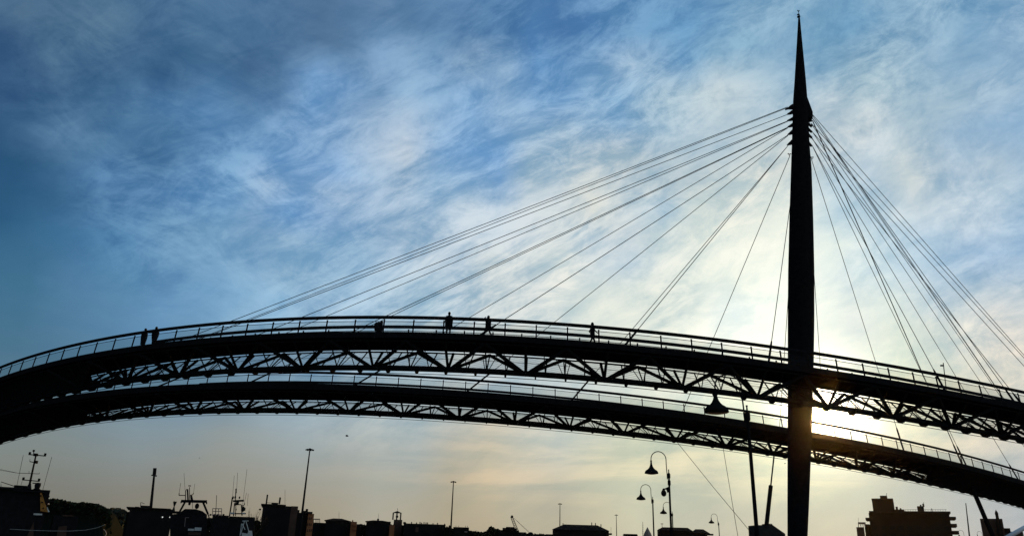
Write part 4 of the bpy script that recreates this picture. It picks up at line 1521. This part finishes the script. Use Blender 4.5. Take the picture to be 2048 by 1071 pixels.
for x0_, y0_, x1_, y1_ in ((376, 1056, 388, 1060), (389, 1053.5, 403, 1060)):
    pbox(T2, "deck_box", x0_, y0_, x1_, y1_, Y - .4, .9, BOATW)
pbox(T2, "deck_box", 376, 1063, 402, 1069, Y - .3, .9, BRICK)
rod(T2, "hand_ladder", [(371, 1034), (369, 1052)], Y - .3, .04, PINK)
rod(T2, "hand_ladder", [(371, 1034), (378, 1034)], Y - .3, .04, PINK)
rod(T2, "hand_ladder", [(385, 1003), (385, 1016)], Y, .03)

# lookout platform
facing(434, 120)
lt = thing("lookout_cage", "railed lookout cage with an aerial between two fishing boats", "lookout", P(434, 1090, 120))
b = MB()
for x in (425, 431, 437, 443):
    b.tube([PP(x, 1031, 120), PP(x + .3, 1015.5, 120)], .05, 4)
for y in (1015.8, 1021.5, 1028):
    b.tube([PP(424.7, y, 120), PP(443.5, y + .2, 120)], .05, 4)
b.build("railing", PINK, lt)
pbox(lt, "cabin", 419, 1029, 452, 1110, 120.5, 3, BOATB)
for x in (421, 429, 436, 447):
    pbox(lt, "bollard", x - 2, 1026.5, x + 2, 1030, 121, .5, DARK)
rod(lt, "aerial", [(431.5, 1028), (433.3, 989)], 120, .04)

# boat crowded with aerials
Y = 105
facing(478, Y)
T3 = thing("fishing_boat", "fishing boat bristling with whip aerials and a white bow", "boat", P(480, 1125, Y))
hull(T3, 475, Y + 3, 13, 4.5, 2.0, BOATB)
pbox(T3, "wheelhouse", 452, 1032, 505, 1110, Y + .5, 3.4, BOATB)
q = [(484, 1064), (495, 1066), (497, 1060), (504, 1060), (505.5, 1074), (483, 1076)]
MB().prism([PP(x, y, Y - .6) for x, y in q], nrm() * 1.4).build("bow", BOATW, T3)
for pts, r_ in ((((459, 1031), (465, 993)), .09), (((467, 1031), (469, 1005)), .07), (((470, 1010), (472, 976)), .06), (((471, 1031), (472, 1005)), .05), (((484, 1030), (483, 1009)), .08), (((466, 1001), (488, 1000)), .13),
               (((468, 1010), (470, 1008), (482, 1008), (485, 1011), (489, 1008)), .06), (((462, 1026), (492, 1026)), .08), (((489, 1008), (489, 1005)), .05)):
    rod(T3, "mast", pts, Y, r_)
for x, y, r_ in ((466, 994, .16), (470.5, 993.5, .16), (479, 994, .14), (472, 978, .12), (472, 983.5, .13), (475, 1004, .28), (486, 1017, .3), (472, 1018, .12)):
    MB().ball(PP(x, y, Y), r_, 8, .8, .8, 1.25).build("deck_light", DARK, T3)
pbox(T3, "davit", 482, 1014, 491, 1020, Y, .6, DARK)
for pts in (((465, 993), (468.5, 950)), ((473, 984), (475.2, 944)), ((485, 1010), (494, 937)), ((488, 1008), (493, 984)), ((494.5, 1010), (496.5, 986))):
    rod(T3, "whip_aerial", pts, Y, .02)
for pts in (((489, 1041), (481, 1068)), ((492, 1042), (498, 1063)), ((483, 1046), (480, 1070)), ((485, 1041), (497, 1040.5)), ((484, 1046), (490, 1058))):
    rod(T3, "bow_frame", pts, Y - .7, .05, BOATW)
for x0_, y0_, x1_, y1_ in ((460, 1023.5, 470, 1026), (484, 1024, 490, 1026)):
    pbox(T3, "life_raft", x0_, y0_, x1_, y1_, Y - .4, .8, BOATW)

# ------------------------------------------------------------------ birds
def bird(x, y, Y, span, ang_, label):
    c = P(x, y, Y)
    root = thing("bird", label, "bird", c, "birds in the sky")
    MB().ball(c, span * .09, 10, 2.6, 1, 1).build("body", DARK, root, smooth=True)
    for s_ in (-1, 1):
        m1 = c + Vector((0, s_ * span * .25, span * .12))
        m2 = c + Vector((-span * .12, s_ * span * .5, span * .02 * ang_))
        ch_ = Vector((span * .14, 0, 0))
        b = MB()
        b.prism([c + ch_, m1 + ch_ * .8, m2, m1 - ch_ * .7, c - ch_], (0, 0, span * .012))
        b.build("wing", DARK, root)


bird(694, 871, 90, .8, 1, "blurred dark bird flying left of centre under the farther deck")
bird(1570, 926, 110, .45, -1, "tiny bird close to the left edge of the mast")
bird(399, 915, 130, .4, 1, "tiny bird low over the harbour between phone mast and floodlight mast")

# ------------------------------------------------------------------ quay handrail in the near right corner
qr = thing("quay_railing", "pale pipe handrail slanting into the bottom right corner", "railing", P(2060, 1150, 6))
p0, p1 = P(1985, 1090, 6.0), P(2120, 1014, 7.0)
MB().tube([p0, p1], .017, 10).build("handrail", WHITEPIPE, qr, smooth=True)
for t in (0, 1):
    q_ = p0.lerp(p1, t)
    MB().tube([q_, (q_.x, q_.y, 0)], .02, 8).build("post", WHITEPIPE, qr)

# ------------------------------------------------------------------ added thin sun glow haze
hb = MB(); hb.box((-1550, -150, -3.5), (1550, 1550, 54))
hm = bpy.data.materials.new("sun glow haze")  # added volume; scatters sunlight so the sun's glare spills over the bridge
hm.use_nodes = True
ht = hm.node_tree
ht.nodes.clear()
pv = ht.nodes.new("ShaderNodeVolumePrincipled")
pv.inputs["Color"].default_value = (0.95, 0.95, 0.95, 1)
pv.inputs["Density"].default_value = 4.0e-5
pv.inputs["Anisotropy"].default_value = 0.9968
ho = ht.nodes.new("ShaderNodeOutputMaterial")
ht.links.new(pv.outputs[0], ho.inputs["Volume"])
haze = hb.build("added_sun_glow_haze", hm)
haze["kind"] = "stuff"
